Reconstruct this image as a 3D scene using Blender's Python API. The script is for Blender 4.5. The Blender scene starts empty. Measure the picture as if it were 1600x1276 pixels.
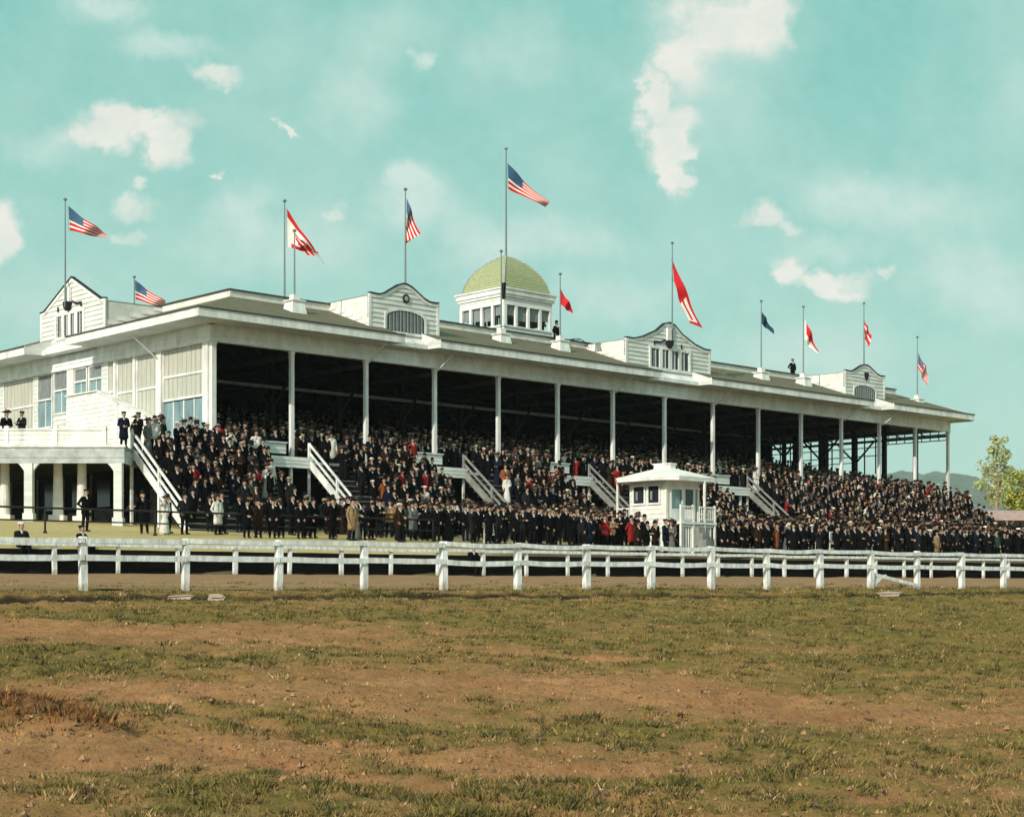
import bpy, math, random
import numpy as np
from mathutils import Vector, Matrix, Quaternion
R = math.radians
random.seed(11)
rng = np.random.default_rng(11)
sc = bpy.context.scene
col = sc.collection

# ------------------------------------------------------------------ camera
# eye level is z = 0; the fence stands on ground almost level with the lens
cam = bpy.data.objects.new('camera', bpy.data.cameras.new('camera'))
col.objects.link(cam); sc.camera = cam
cam.location = (0, 0, 0); cam.rotation_euler = (R(90), 0, 0)
cam.data.sensor_width = 36; cam.data.sensor_fit = 'HORIZONTAL'
cam.data.lens = 56.23; cam.data.shift_y = 0.173
cam.data.clip_start = 0.1; cam.data.clip_end = 20000

# ------------------------------------------------------------------ sun, sky, exposure
SUN_EL = R(27); SH = Vector((-0.53, -0.848, 0)).normalized()
SUN = Vector((SH.x*math.cos(SUN_EL), SH.y*math.cos(SUN_EL), math.sin(SUN_EL)))
sl = bpy.data.lights.new('sun', 'SUN'); sl.energy = 4.2; sl.angle = R(0.5); sl.color = (1.0, .92, .80)
so = bpy.data.objects.new('sun', sl); col.objects.link(so)
so.rotation_euler = (-SUN).to_track_quat('-Z', 'Y').to_euler(); so.location = (-40, -60, 60)
vs = sc.view_settings
vs.view_transform = 'Standard'; vs.look = 'None'; vs.exposure = 0; vs.gamma = 1; vs.use_curve_mapping = False
sc.cycles.max_bounces = 6; sc.cycles.transparent_max_bounces = 8; sc.cycles.volume_bounces = 0

CLOUDS = [(-0.2381,0.2881,0.032,0.0104,1),(-0.2541,0.2801,0.022,0.0088,0.9),(-0.2153,0.2761,0.0104,0.0136,0.9),(-0.2281,0.2941,0.012,0.008,1),(-0.3141,0.2241,0.0136,0.0152,1),(-0.3241,0.2181,0.012,0.0136,1),(0.1321,0.3501,0.034,0.0208,1),(0.1601,0.3541,0.0152,0.022,0.9),(0.106,0.3281,0.016,0.02,0.95),(0.0888,0.3021,0.0072,0.0208,0.95),(0.098,0.2901,0.018,0.0104,0.9),(0.1,0.2761,0.0152,0.016,1),(0.1032,0.2581,0.008,0.0136,1),(0.112,0.2721,0.0072,0.0048,0.8),(0.1569,0.2277,0.0144,0.006,0.8),(0.1701,0.2221,0.0104,0.004,0.55),(0.1781,0.1941,0.0112,0.0088,0.95),(0.2001,0.1901,0.02,0.0056,0.9),(0.2073,0.1853,0.0128,0.006,0.9),(0.2281,0.1941,0.0088,0.004,0.6),(-0.1861,0.3181,0.0152,0.0064,0.7),(-0.2181,0.3361,0.034,0.0104,0.4),(-0.2541,0.3581,0.024,0.012,0.4),(-0.2341,0.2361,0.0128,0.0072,0.55),(-0.2421,0.2173,0.0104,0.004,0.45),(-0.2273,0.2493,0.0056,0.004,0.6),(-0.1401,0.2893,0.0028,0.0052,0.9),(-0.1841,0.2553,0.0032,0.0032,0.7),(-0.11,0.2301,0.0064,0.0056,0.5),(-0.1661,0.2361,0.0192,0.0176,0.39),(-0.06,0.2401,0.024,0.0208,0.4),(-0.072,0.2541,0.012,0.0088,0.33),(-0.096,0.3061,0.028,0.028,0.26),(-0.058,0.3241,0.008,0.0056,0.4),(-0.08,0.3421,0.036,0.02,0.18),(0.2041,0.2421,0.028,0.016,0.34),(0.2521,0.2341,0.044,0.0208,0.33),(0.1961,0.2101,0.036,0.0104,0.26),(0.2761,0.1941,0.032,0.02,0.29),(0.3081,0.1781,0.024,0.024,0.26),(0.028,0.2141,0.048,0.016,0.34),(-0.024,0.2141,0.024,0.024,0.31),(-0.1521,0.2101,0.06,0.02,0.29),(-0.2881,0.2741,0.028,0.012,0.29),(0.064,0.1781,0.044,0.016,0.29),(0.112,0.3301,0.052,0.044,0.21),(0.008,0.3301,0.036,0.024,0.17),(0.3161,0.3181,0.024,0.024,0.13),(-0.3041,0.1781,0.048,0.024,0.2),(0.1921,0.1421,0.08,0.024,0.2)]

def build_world():
    w = bpy.data.worlds.new('World'); sc.world = w; w.use_nodes = True
    nt = w.node_tree; nt.nodes.clear(); N = nt.nodes.new; Lk = nt.links.new
    def math_(op, a, b=None, c=None, clamp=False):
        n = N('ShaderNodeMath'); n.operation = op; n.use_clamp = clamp
        for i, x in enumerate((a, b, c)):
            if x is None: continue
            if isinstance(x, (int, float)): n.inputs[i].default_value = x
            else: Lk(x, n.inputs[i])
        return n.outputs[0]
    def vmath(op, a, b):
        n = N('ShaderNodeVectorMath'); n.operation = op
        for i, x in enumerate((a, b)):
            if isinstance(x, (tuple, list, Vector)): n.inputs[i].default_value = x
            else: Lk(x, n.inputs[i])
        return n
    def mix(f, a, b):
        n = N('ShaderNodeMix'); n.data_type = 'RGBA'
        if isinstance(f, (int, float)): n.inputs[0].default_value = f
        else: Lk(f, n.inputs[0])
        for i, x in ((6, a), (7, b)):
            if isinstance(x, tuple): n.inputs[i].default_value = (*x, 1)
            else: Lk(x, n.inputs[i])
        return n.outputs[2]
    tc = N('ShaderNodeTexCoord'); d = tc.outputs['Generated']
    sep = N('ShaderNodeSeparateXYZ'); Lk(d, sep.inputs[0])
    y = math_('MAXIMUM', sep.outputs[1], 0.05)
    gx = math_('DIVIDE', sep.outputs[0], y); gz = math_('DIVIDE', sep.outputs[2], y)
    cmb = N('ShaderNodeCombineXYZ'); Lk(gx, cmb.inputs[0]); Lk(gz, cmb.inputs[1])
    p = cmb.outputs[0]
    def noise(scale, det, rough=.55):
        n = N('ShaderNodeTexNoise'); n.inputs['Scale'].default_value = scale
        n.inputs['Detail'].default_value = det; n.inputs['Roughness'].default_value = rough
        Lk(p, n.inputs['Vector']); return n
    n1 = noise(28, 5, .6); n2 = noise(11, 4); n3 = noise(75, 6, .65)
    off = vmath('SUBTRACT', n1.outputs['Color'], (.5, .5, .5))
    offs = vmath('MULTIPLY', off.outputs[0], (.055, .04, 0))
    pw = vmath('ADD', p, offs.outputs[0]).outputs[0]
    hard = None; soft = None
    for (cx, cy, rx, ry, wt) in CLOUDS:
        a = vmath('SUBTRACT', pw, (cx, cy, 0)).outputs[0]
        b = vmath('MULTIPLY', a, (1/rx, 1/ry, 0)).outputs[0]
        ln = vmath('LENGTH', b, (0, 0, 0)).outputs['Value']
        m = N('ShaderNodeMapRange'); m.interpolation_type = 'SMOOTHSTEP'
        Lk(ln, m.inputs[0]); m.inputs[1].default_value = 1.45; m.inputs[2].default_value = .4 if wt > .4 else .1
        m.inputs[3].default_value = 0; m.inputs[4].default_value = wt
        if wt > .4: hard = m.outputs[0] if hard is None else math_('MAXIMUM', hard, m.outputs[0])
        else: soft = m.outputs[0] if soft is None else math_('ADD', soft, m.outputs[0])
    # ragged edges and inner unevenness
    rag = math_('MULTIPLY_ADD', n3.outputs[0], 1.1, -.35)
    hard = math_('MULTIPLY', hard, math_('ADD', rag, 1.02), clamp=True)
    soft = math_('MULTIPLY', soft, math_('MULTIPLY_ADD', n3.outputs[0], 2.0, .75))
    wisp = N('ShaderNodeMapRange'); Lk(n2.outputs[0], wisp.inputs[0])
    wisp.inputs[1].default_value = .36; wisp.inputs[2].default_value = .72; wisp.inputs[3].default_value = 0; wisp.inputs[4].default_value = .42
    soft = math_('ADD', soft, wisp.outputs[0], clamp=True)
    front = math_('GREATER_THAN', sep.outputs[1], .05)
    hard = math_('MULTIPLY', hard, front); soft = math_('MULTIPLY', soft, front)
    el = N('ShaderNodeMapRange'); Lk(sep.outputs[2], el.inputs[0])
    el.inputs[1].default_value = 0; el.inputs[2].default_value = .38; el.inputs[3].default_value = 0; el.inputs[4].default_value = 1
    base = mix(el.outputs[0], SKY_LOW, SKY_HIGH)
    mot = vmath('SCALE', base, (0, 0, 0)); Lk(math_('MULTIPLY_ADD', n3.outputs[0], .22, .89), mot.inputs['Scale']); base = mot.outputs[0]
    base = mix(soft, base, SKY_VEIL)
    base = mix(hard, base, mix(math_('MULTIPLY_ADD', n1.outputs[0], 2.4, -.6, clamp=True), (.76, .83, .75), SKY_CLOUD))
    sky = N('ShaderNodeTexSky'); sky.sky_type = 'NISHITA'; sky.sun_disc = False
    sky.sun_elevation = SUN_EL; sky.sun_rotation = math.atan2(SUN.x, SUN.y) % (2*math.pi)
    ten = vmath('SCALE', base, (0, 0, 0)); ten.inputs['Scale'].default_value = 10
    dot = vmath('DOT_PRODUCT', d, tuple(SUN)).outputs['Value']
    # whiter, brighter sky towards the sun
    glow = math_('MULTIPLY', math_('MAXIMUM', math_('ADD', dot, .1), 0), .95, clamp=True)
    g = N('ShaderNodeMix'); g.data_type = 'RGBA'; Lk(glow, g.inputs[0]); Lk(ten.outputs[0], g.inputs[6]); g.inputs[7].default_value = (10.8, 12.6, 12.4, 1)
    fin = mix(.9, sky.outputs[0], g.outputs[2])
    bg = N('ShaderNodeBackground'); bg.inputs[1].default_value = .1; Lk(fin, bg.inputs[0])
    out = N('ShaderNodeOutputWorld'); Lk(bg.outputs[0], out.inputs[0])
SKY_LOW = (.46, .78, .675); SKY_HIGH = (.20, .60, .515); SKY_VEIL = (.68, .86, .78); SKY_CLOUD = (.99, .96, .86)
build_world()

# ------------------------------------------------------------------ helpers
BASE = {}
class MB:
    def __init__(s): s.v = []; s.f = []; s.m = []
    def add(s, vs, fs, m=0):
        o = len(s.v); s.v += [tuple(p) for p in vs]
        for f in fs: s.f.append([o+i for i in f]); s.m.append(m)
    def quad(s, a, b, c, d, m=0): s.add([a, b, c, d], [(0, 1, 2, 3)], m)
    def box(s, x0, x1, y0, y1, z0, z1, m=0):
        vs = [(x, y, z) for z in (z0, z1) for y in (y0, y1) for x in (x0, x1)]
        s.add(vs, [(0, 2, 3, 1), (4, 5, 7, 6), (0, 1, 5, 4), (2, 6, 7, 3), (0, 4, 6, 2), (1, 3, 7, 5)], m)
    def prism(s, poly, ext, m=0):
        n = len(poly); e = Vector(ext); a = [Vector(p) for p in poly]; b = [p+e for p in a]
        fs = [tuple(range(n-1, -1, -1)), tuple(range(n, 2*n))]
        fs += [(i, (i+1) % n, n+(i+1) % n, n+i) for i in range(n)]
        s.add(a+b, fs, m)
    def bar(s, p0, p1, w, h, m=0, up=(0, 0, 1)):
        p0, p1 = Vector(p0), Vector(p1); d = (p1-p0).normalized(); u = Vector(up)
        if abs(d.dot(u)) > .98: u = Vector((0, 1, 0))
        x = d.cross(u).normalized()*w/2; y = x.cross(d).normalized()*h/2
        s.prism([p0-x-y, p0+x-y, p0+x+y, p0-x+y], p1-p0, m)
    def tube(s, p0, p1, r0, r1=None, n=8, m=0):
        r1 = r0 if r1 is None else r1
        p0, p1 = Vector(p0), Vector(p1); d = (p1-p0).normalized()
        u = Vector((0, 0, 1)) if abs(d.z) < .9 else Vector((1, 0, 0))
        x = d.cross(u).normalized(); y = d.cross(x)
        vs = [p + (x*math.cos(a)+y*math.sin(a))*r for p, r in ((p0, r0), (p1, r1)) for a in [2*math.pi*i/n for i in range(n)]]
        s.add(vs, [tuple(range(n)), tuple(range(2*n-1, n-1, -1))]+[(i, n+i, n+(i+1) % n, (i+1) % n) for i in range(n)], m)
    def lathe(s, prof, n=12, c=(0, 0, 0), m=0, sx=1, sy=1):
        vs = []; fs = []
        for r, z in prof:
            for i in range(n):
                a = 2*math.pi*i/n; vs.append((c[0]+r*sx*math.cos(a), c[1]+r*sy*math.sin(a), c[2]+z))
        for k in range(len(prof)-1):
            for i in range(n): fs.append((k*n+i, k*n+(i+1) % n, (k+1)*n+(i+1) % n, (k+1)*n+i))
        fs.append(tuple(range(n-1, -1, -1))); fs.append(tuple(range((len(prof)-1)*n, len(prof)*n)))
        s.add(vs, fs, m)
    def build(s, name, mats, parent=None, smooth=False):
        me = bpy.data.meshes.new(name)
        bz = BASE.get(parent.name, 0) if parent else 0
        me.from_pydata([(x, y, z-bz) for x, y, z in s.v], [], s.f)
        for m in (mats if isinstance(mats, (list, tuple)) else [mats]): me.materials.append(m)
        me.polygons.foreach_set('material_index', s.m)
        if smooth: me.polygons.foreach_set('use_smooth', [True]*len(s.f))
        me.update()
        o = bpy.data.objects.new(name, me); col.objects.link(o)
        if parent: o.parent = parent; BASE[o.name] = bz
        return o
def tag(o, label=None, cat=None, group=None, kind=None):
    if label: o['label'] = label
    if cat: o['category'] = cat
    if group: o['group'] = group
    if kind: o['kind'] = kind
    return o
def empty(name, loc, rz=0, label=None, cat=None, group=None):
    o = bpy.data.objects.new(name, None); col.objects.link(o); o.empty_display_size = .5
    o.location = loc; o.rotation_euler = (0, 0, rz); BASE[o.name] = loc[2]
    return tag(o, label, cat, group)
ORD = ['zeroth', 'first', 'second', 'third', 'fourth', 'fifth', 'sixth', 'seventh', 'eighth', 'ninth', 'tenth', 'eleventh', 'twelfth', 'thirteenth', 'fourteenth', 'fifteenth', 'sixteenth', 'seventeenth', 'eighteenth', 'nineteenth', 'twentieth']

# ------------------------------------------------------------------ materials
def mat(name, c, rough=.8, var=.12, scale=2.0, bump=0.0, bscale=30, stretch=(1, 1, 1), spec=.3, attr=None, objcol=False):
    m = bpy.data.materials.new(name); m.use_nodes = True
    nt = m.node_tree; N = nt.nodes.new; Lk = nt.links.new; b = nt.nodes['Principled BSDF']
    b.inputs['Roughness'].default_value = rough; b.inputs['Specular IOR Level'].default_value = spec
    tc = N('ShaderNodeTexCoord'); mp = N('ShaderNodeMapping'); mp.inputs['Scale'].default_value = stretch
    Lk(tc.outputs['Object'], mp.inputs[0])
    n = N('ShaderNodeTexNoise'); n.inputs['Scale'].default_value = scale; n.inputs['Detail'].default_value = 6; n.inputs['Roughness'].default_value = .65
    Lk(mp.outputs[0], n.inputs['Vector'])
    mr = N('ShaderNodeMapRange'); Lk(n.outputs[0], mr.inputs[0]); mr.inputs[1].default_value = .3; mr.inputs[2].default_value = .7
    mr.inputs[3].default_value = 1-var*1.4; mr.inputs[4].default_value = 1+var*.7
    sc_ = N('ShaderNodeVectorMath'); sc_.operation = 'SCALE'; Lk(mr.outputs[0], sc_.inputs['Scale'])
    if objcol:
        oi = N('ShaderNodeObjectInfo'); Lk(oi.outputs['Color'], sc_.inputs[0])
    elif attr:
        at = N('ShaderNodeAttribute'); at.attribute_name = attr; Lk(at.outputs['Color'], sc_.inputs[0])
    else: sc_.inputs[0].default_value = c[:3]
    Lk(sc_.outputs[0], b.inputs['Base Color'])
    if bump:
        n2 = N('ShaderNodeTexNoise'); n2.inputs['Scale'].default_value = bscale; n2.inputs['Detail'].default_value = 4
        Lk(mp.outputs[0], n2.inputs['Vector'])
        bp = N('ShaderNodeBump'); bp.inputs['Strength'].default_value = bump; bp.inputs['Distance'].default_value = .03
        Lk(n2.outputs[0], bp.inputs['Height']); Lk(bp.outputs[0], b.inputs['Normal'])
    return m
M = {}
M['white'] = mat('white_paint', (.76, .76, .72), .7, .24, 1.6, .25, 12, (1, 1, .35))
M['fence'] = mat('whitewash', (.80, .80, .77), .85, .30, 6, .5, 25, (1, 1, .3))
M['siding'] = mat('painted_clapboard', (.66, .68, .63), .75, .2, 1.1, .25, 10, (.5, .5, 2.5))
M['beam'] = mat('beam_paint', (.80, .83, .80), .75, .18, 1.5, .25, 10, (1, 1, .5))
M['cream'] = mat('cream_paint', (.76, .74, .67), .75, .18, 1.2, .2, 10)
M['blind'] = mat('cream_blind', (.48, .48, .41), .85, .14, 2.5, .2, 14, (2, 2, .3))
M['seam'] = mat('dark_seam', (.06, .06, .05), .9)
M['glass'] = mat('blue_glass', (.20, .31, .33), .12, .35, 1.2, 0, 1, (1, 1, .4), .6)
M['darkglass'] = mat('dark_glass', (.02, .025, .03), .12, .3, 2, 0, 1, (1, 1, 1), .5)
M['curtain'] = mat('grey_curtain', (.22, .25, .25), .8, .4, 6, 0, 1, (4, 4, .3))
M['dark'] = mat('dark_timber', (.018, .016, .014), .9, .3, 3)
M['edge'] = mat('dark_drip_edge', (.06, .062, .058), .7, .3, 2)
M['dullblue'] = mat('dull_blue_cloth', (.010, .048, .08), .8, .3, 6)
M['black'] = mat('black_iron', (.012, .012, .013), .6, .2, 5)
M['tar'] = mat('tarred_plank', (.010, .010, .009), .9, .4, 1.5, .4, 8, (.3, 1, 3), .1)
M['plank'] = mat('grey_plank', (.24, .245, .22), .85, .3, 2, .3, 14)
M['friezegrey'] = mat('frieze_grey', (.44, .475, .455), .8, .25, 2, .2, 10)
M['greybeam'] = mat('grey_painted_beam', (.34, .36, .34), .8, .2, 2)
M['pole'] = mat('pole_paint', (.17, .22, .22), .6, .15, 3)
M['red'] = mat('flag_red', (.60, .015, .02), .8, .15, 6)
M['flagwhite'] = mat('flag_white', (.80, .76, .68), .8, .1, 6)
M['blue'] = mat('flag_blue', (.012, .085, .19), .8, .2, 6)
M['stone'] = mat('pale_stone', (.42, .31, .23), .85, .2, 6, .5, 20)
M['pinkroof'] = mat('faded_pink_roof', (.42, .28, .24), .9, .25, 1.5, .3, 10)
M['bark'] = mat('pale_bark', (.36, .27, .22), .9, .3, 5, .5, 30)
M['darkbark'] = mat('dark_bark', (.09, .075, .06), .9, .3, 5, .5, 30)
def mudded(m):
    # splashes of dried mud and lichen climbing the foot of each post
    nt = m.node_tree; N = nt.nodes.new; Lk = nt.links.new; b = nt.nodes['Principled BSDF']
    src = b.inputs['Base Color'].links[0].from_socket; tc = N('ShaderNodeTexCoord'); sp = N('ShaderNodeSeparateXYZ'); Lk(tc.outputs['Object'], sp.inputs[0])
    n = N('ShaderNodeTexNoise'); n.inputs['Scale'].default_value = 9; n.inputs['Detail'].default_value = 5; Lk(tc.outputs['Object'], n.inputs['Vector'])
    a = N('ShaderNodeMath'); a.operation = 'MULTIPLY_ADD'; Lk(n.outputs[0], a.inputs[0]); a.inputs[1].default_value = .55; Lk(sp.outputs[2], a.inputs[2])
    r = N('ShaderNodeMapRange'); Lk(a.outputs[0], r.inputs[0]); r.inputs[1].default_value = .28; r.inputs[2].default_value = .52; r.inputs[3].default_value = .75; r.inputs[4].default_value = 0
    n2 = N('ShaderNodeTexNoise'); n2.inputs['Scale'].default_value = 5; n2.inputs['Detail'].default_value = 8; n2.inputs['Roughness'].default_value = .8; Lk(tc.outputs['Object'], n2.inputs['Vector'])
    r2 = N('ShaderNodeMapRange'); Lk(n2.outputs[0], r2.inputs[0]); r2.inputs[1].default_value = .58; r2.inputs[2].default_value = .70; r2.inputs[4].default_value = .55
    m1 = N('ShaderNodeMix'); m1.data_type = 'RGBA'; Lk(r2.outputs[0], m1.inputs[0]); Lk(src, m1.inputs[6]); m1.inputs[7].default_value = (.30, .29, .25, 1)
    m2 = N('ShaderNodeMix'); m2.data_type = 'RGBA'; Lk(r.outputs[0], m2.inputs[0]); Lk(m1.outputs[2], m2.inputs[6]); m2.inputs[7].default_value = (.22, .16, .09, 1)
    Lk(m2.outputs[2], b.inputs['Base Color'])
mudded(M['fence'])
def shingle(name, c, rows):
    m = mat(name, c, .9, .26 if rows > 3 else .16, 3.5, .5, 14, (1, 1, 3), .1)
    nt = m.node_tree; N = nt.nodes.new; Lk = nt.links.new; b = nt.nodes['Principled BSDF']
    tc = N('ShaderNodeTexCoord'); mp = N('ShaderNodeMapping'); mp.inputs['Scale'].default_value = (1, 1, rows); Lk(tc.outputs['Object'], mp.inputs[0])
    wv = N('ShaderNodeTexWave'); wv.bands_direction = 'Z'; wv.wave_profile = 'SAW'; wv.inputs['Scale'].default_value = .35
    wv.inputs['Distortion'].default_value = 1.2; wv.inputs['Detail'].default_value = 2; Lk(mp.outputs[0], wv.inputs['Vector'])
    bp = N('ShaderNodeBump'); bp.inputs['Strength'].default_value = .9; bp.inputs['Distance'].default_value = .06
    Lk(wv.outputs['Fac'], bp.inputs['Height'])
    Lk(bp.outputs[0], b.inputs['Normal'])
    return m
M['shingle'] = shingle('olive_grey_shingle', (.155, .142, .095), 4)
M['dome'] = shingle('yellow_green_shingle', (.36, .385, .215), 2)
# ------------------------------------------------------------------ frames of reference
# grandstand: u runs along the front, v runs back into the stand; track: s along the fences, q away from the near fence
GA = math.atan2(.688, .725); GC = Vector((-15.33, 81.5))
GU = Vector((math.cos(GA), math.sin(GA))); GV = Vector((-GU.y, GU.x))
TA = math.atan2(.624, .7815); TC = Vector((-9.46, 35.3))
TS = Vector((math.cos(TA), math.sin(TA))); TQ = Vector((-TS.y, TS.x))
def G2W(u, v): p = GC+GU*u+GV*v; return p.x, p.y
def T2W(s, q): p = TC+TS*s+TQ*q; return p.x, p.y
def W2T(x, y): d = Vector((x, y))-TC; return d.dot(TS), d.dot(TQ)
def W2G(x, y): d = Vector((x, y))-GC; return d.dot(GU), d.dot(GV)

# ------------------------------------------------------------------ noise in numpy
_perm = rng.permutation(4096)
def vnoise(x, y):
    xi = np.floor(x).astype(int); yi = np.floor(y).astype(int); fx = x-xi; fy = y-yi
    fx = fx*fx*(3-2*fx); fy = fy*fy*(3-2*fy)
    h = lambda a, b: _perm[(_perm[a % 4096]+b) % 4096]/4095.0
    return (h(xi, yi)*(1-fx)+h(xi+1, yi)*fx)*(1-fy)+(h(xi, yi+1)*(1-fx)+h(xi+1, yi+1)*fx)*fy
def fbm(x, y, o=4):
    t = 0; a = .5; n = 0
    for _ in range(o): t = t+a*vnoise(x, y); n += a; a *= .5; x = x*2.03+17.1; y = y*2.03+9.7
    return t/n

def lawn_z(q):
    q = np.asarray(q, float)
    return np.where(q < 26.5, 1.32+(q-22)*(2.0-1.32)/4.5, np.where(q < 40, 2.0+(q-26.5)*1.1/13.5, 3.1+np.clip(q-40, 0, 200)*.012))
def far_z(x, y):
    r = np.hypot(x, y); return np.interp(r, [0, 120, 170, 300, 900, 2200, 9000], [2.0, 2.6, 4.9, 6, 12, 22, 30])
def infield_z(s, q):
    return -.114+.06*np.minimum(q, 0)
def HL(x, y):
    s, q = W2T(x, y); return float(lawn_z(q))

# where the infield is grassed: patches in ground metres (x, y, rx, ry, weight)
PATCH = [(-8, 28.4, 4, 1.3, 1), (-5, 29.5, 4, 2.2, .9), (-1, 31, 4, 3.5, .9), (4, 35, 5, 4.5, 1), (10, 39, 7, 7, 1), (-3.3, 23.6, 1.2, 1.7, .9), (-2, 22, 1.2, 1.6, .7),
         (-5.6, 20.2, 1.6, 1.5, 1), (-3.6, 20.9, 2.0, 1, .85), (2.2, 27.3, 3, 2.6, .8), (7.1, 29.5, 3.2, 3.5, 1), (4.5, 23.5, 3.4, 1.8, .85), (7.5, 24.5, 2.5, 2.2, 1),
         (4.2, 20.8, 1.6, .8, .8), (-2.3, 15.3, 1.1, .9, .9), (-1.2, 15.0, 1.4, .8, 1), (.2, 15.4, 1.5, 1, .95), (-3.5, 15.9, .7, .4, .8), (4.2, 14.6, 1.9, 1.4, 1), (2.6, 13.7, 1.8, .9, .9),
         (1.3, 13.0, 1.5, .6, .8), (5.6, 17.6, 1.4, 1.2, .9), (-1.4, 12.5, 1.0, .3, .7), (-.5, 12.1, .9, .35, .7), (-3.2, 11.6, 1, .4, .6), (2.5, 11.9, 2.5, .5, .7), (-7, 33.5, 4, 1.6, .8), (0, 37, 6, 2, .8), (9, 46, 9, 3, .8), (17, 50, 9, 4, .8)]
BARE = [(-6.5, 24.4, 3.2, 1.2), (-4.2, 26.3, 2.0, .8), (-4.2, 17.6, 2.0, .9), (-2.1, 17.6, 2, .8), (0, 19.2, 2.6, 1.2), (-2.6, 13.7, 1, .5), (-1.8, 13.0, 1.0, .3), (-1.0, 12.6, 1, .25), (.6, 13.5, 1.2, .45), (1.6, 19.2, 2, 1.0), (3.2, 17.9, 2, .9), (-3.6, 12.6, 1, .4)]
RUST = [(-4.7, 15.2, .8, .55), (-4.0, 14.5, .5, .35), (-4.9, 15.8, .7, .3)]
def blobs(x, y, lst):
    m = np.zeros_like(x)
    for b in lst:
        d = ((x-b[0])/b[2])**2+((y-b[1])/b[3])**2
        m = np.maximum(m, (b[4] if len(b) > 4 else 1)*np.exp(-d*.8))
    return m
def grass_mask(x, y):
    wx = (fbm(x*.6+7, y*.6, 3)-.5)*2.6; wy = (fbm(x*.5, y*.7+23, 3)-.5)*2.2*np.clip(y/24, .45, 1.5)
    n = fbm(x*.55+30, y*.8+11, 5); n2 = fbm(x*2.3, y*2.9+50, 4); n3 = fbm(x*6.1, y*5+9, 2)
    g = blobs(x+wx, y+wy, PATCH)*1.0*.62-blobs(x+wx, y+wy, BARE)*.8+(n-.5)*1.25+(n2-.5)*1.1+(n3-.5)*.8+.37+.12*np.clip((x+1)/4, 0, 1)*np.clip((y-17)/4, 0, 1)
    return np.clip(g, 0, 1)

def grid_mesh(name, X, Y, Z, mats, attrs=None, smooth=True):
    ny, nx = X.shape
    me = bpy.data.meshes.new(name); v = np.stack([X, Y, Z], -1).reshape(-1, 3)
    i = np.arange(ny*nx).reshape(ny, nx)
    f = np.stack([i[:-1, :-1], i[:-1, 1:], i[1:, 1:], i[1:, :-1]], -1).reshape(-1, 4)
    me.vertices.add(len(v)); me.vertices.foreach_set('co', v.ravel())
    me.loops.add(f.size); me.loops.foreach_set('vertex_index', f.ravel())
    me.polygons.add(len(f)); me.polygons.foreach_set('loop_start', np.arange(0, f.size, 4)); me.polygons.foreach_set('loop_total', np.full(len(f), 4))
    me.polygons.foreach_set('use_smooth', np.full(len(f), smooth))
    for k, a in (attrs or {}).items():
        at = me.attributes.new(k, 'FLOAT', 'POINT'); at.data.foreach_set('value', a.ravel().astype(np.float32))
    me.materials.append(mats); me.update(); me.validate()
    o = bpy.data.objects.new(name, me); col.objects.link(o); return o

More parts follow.
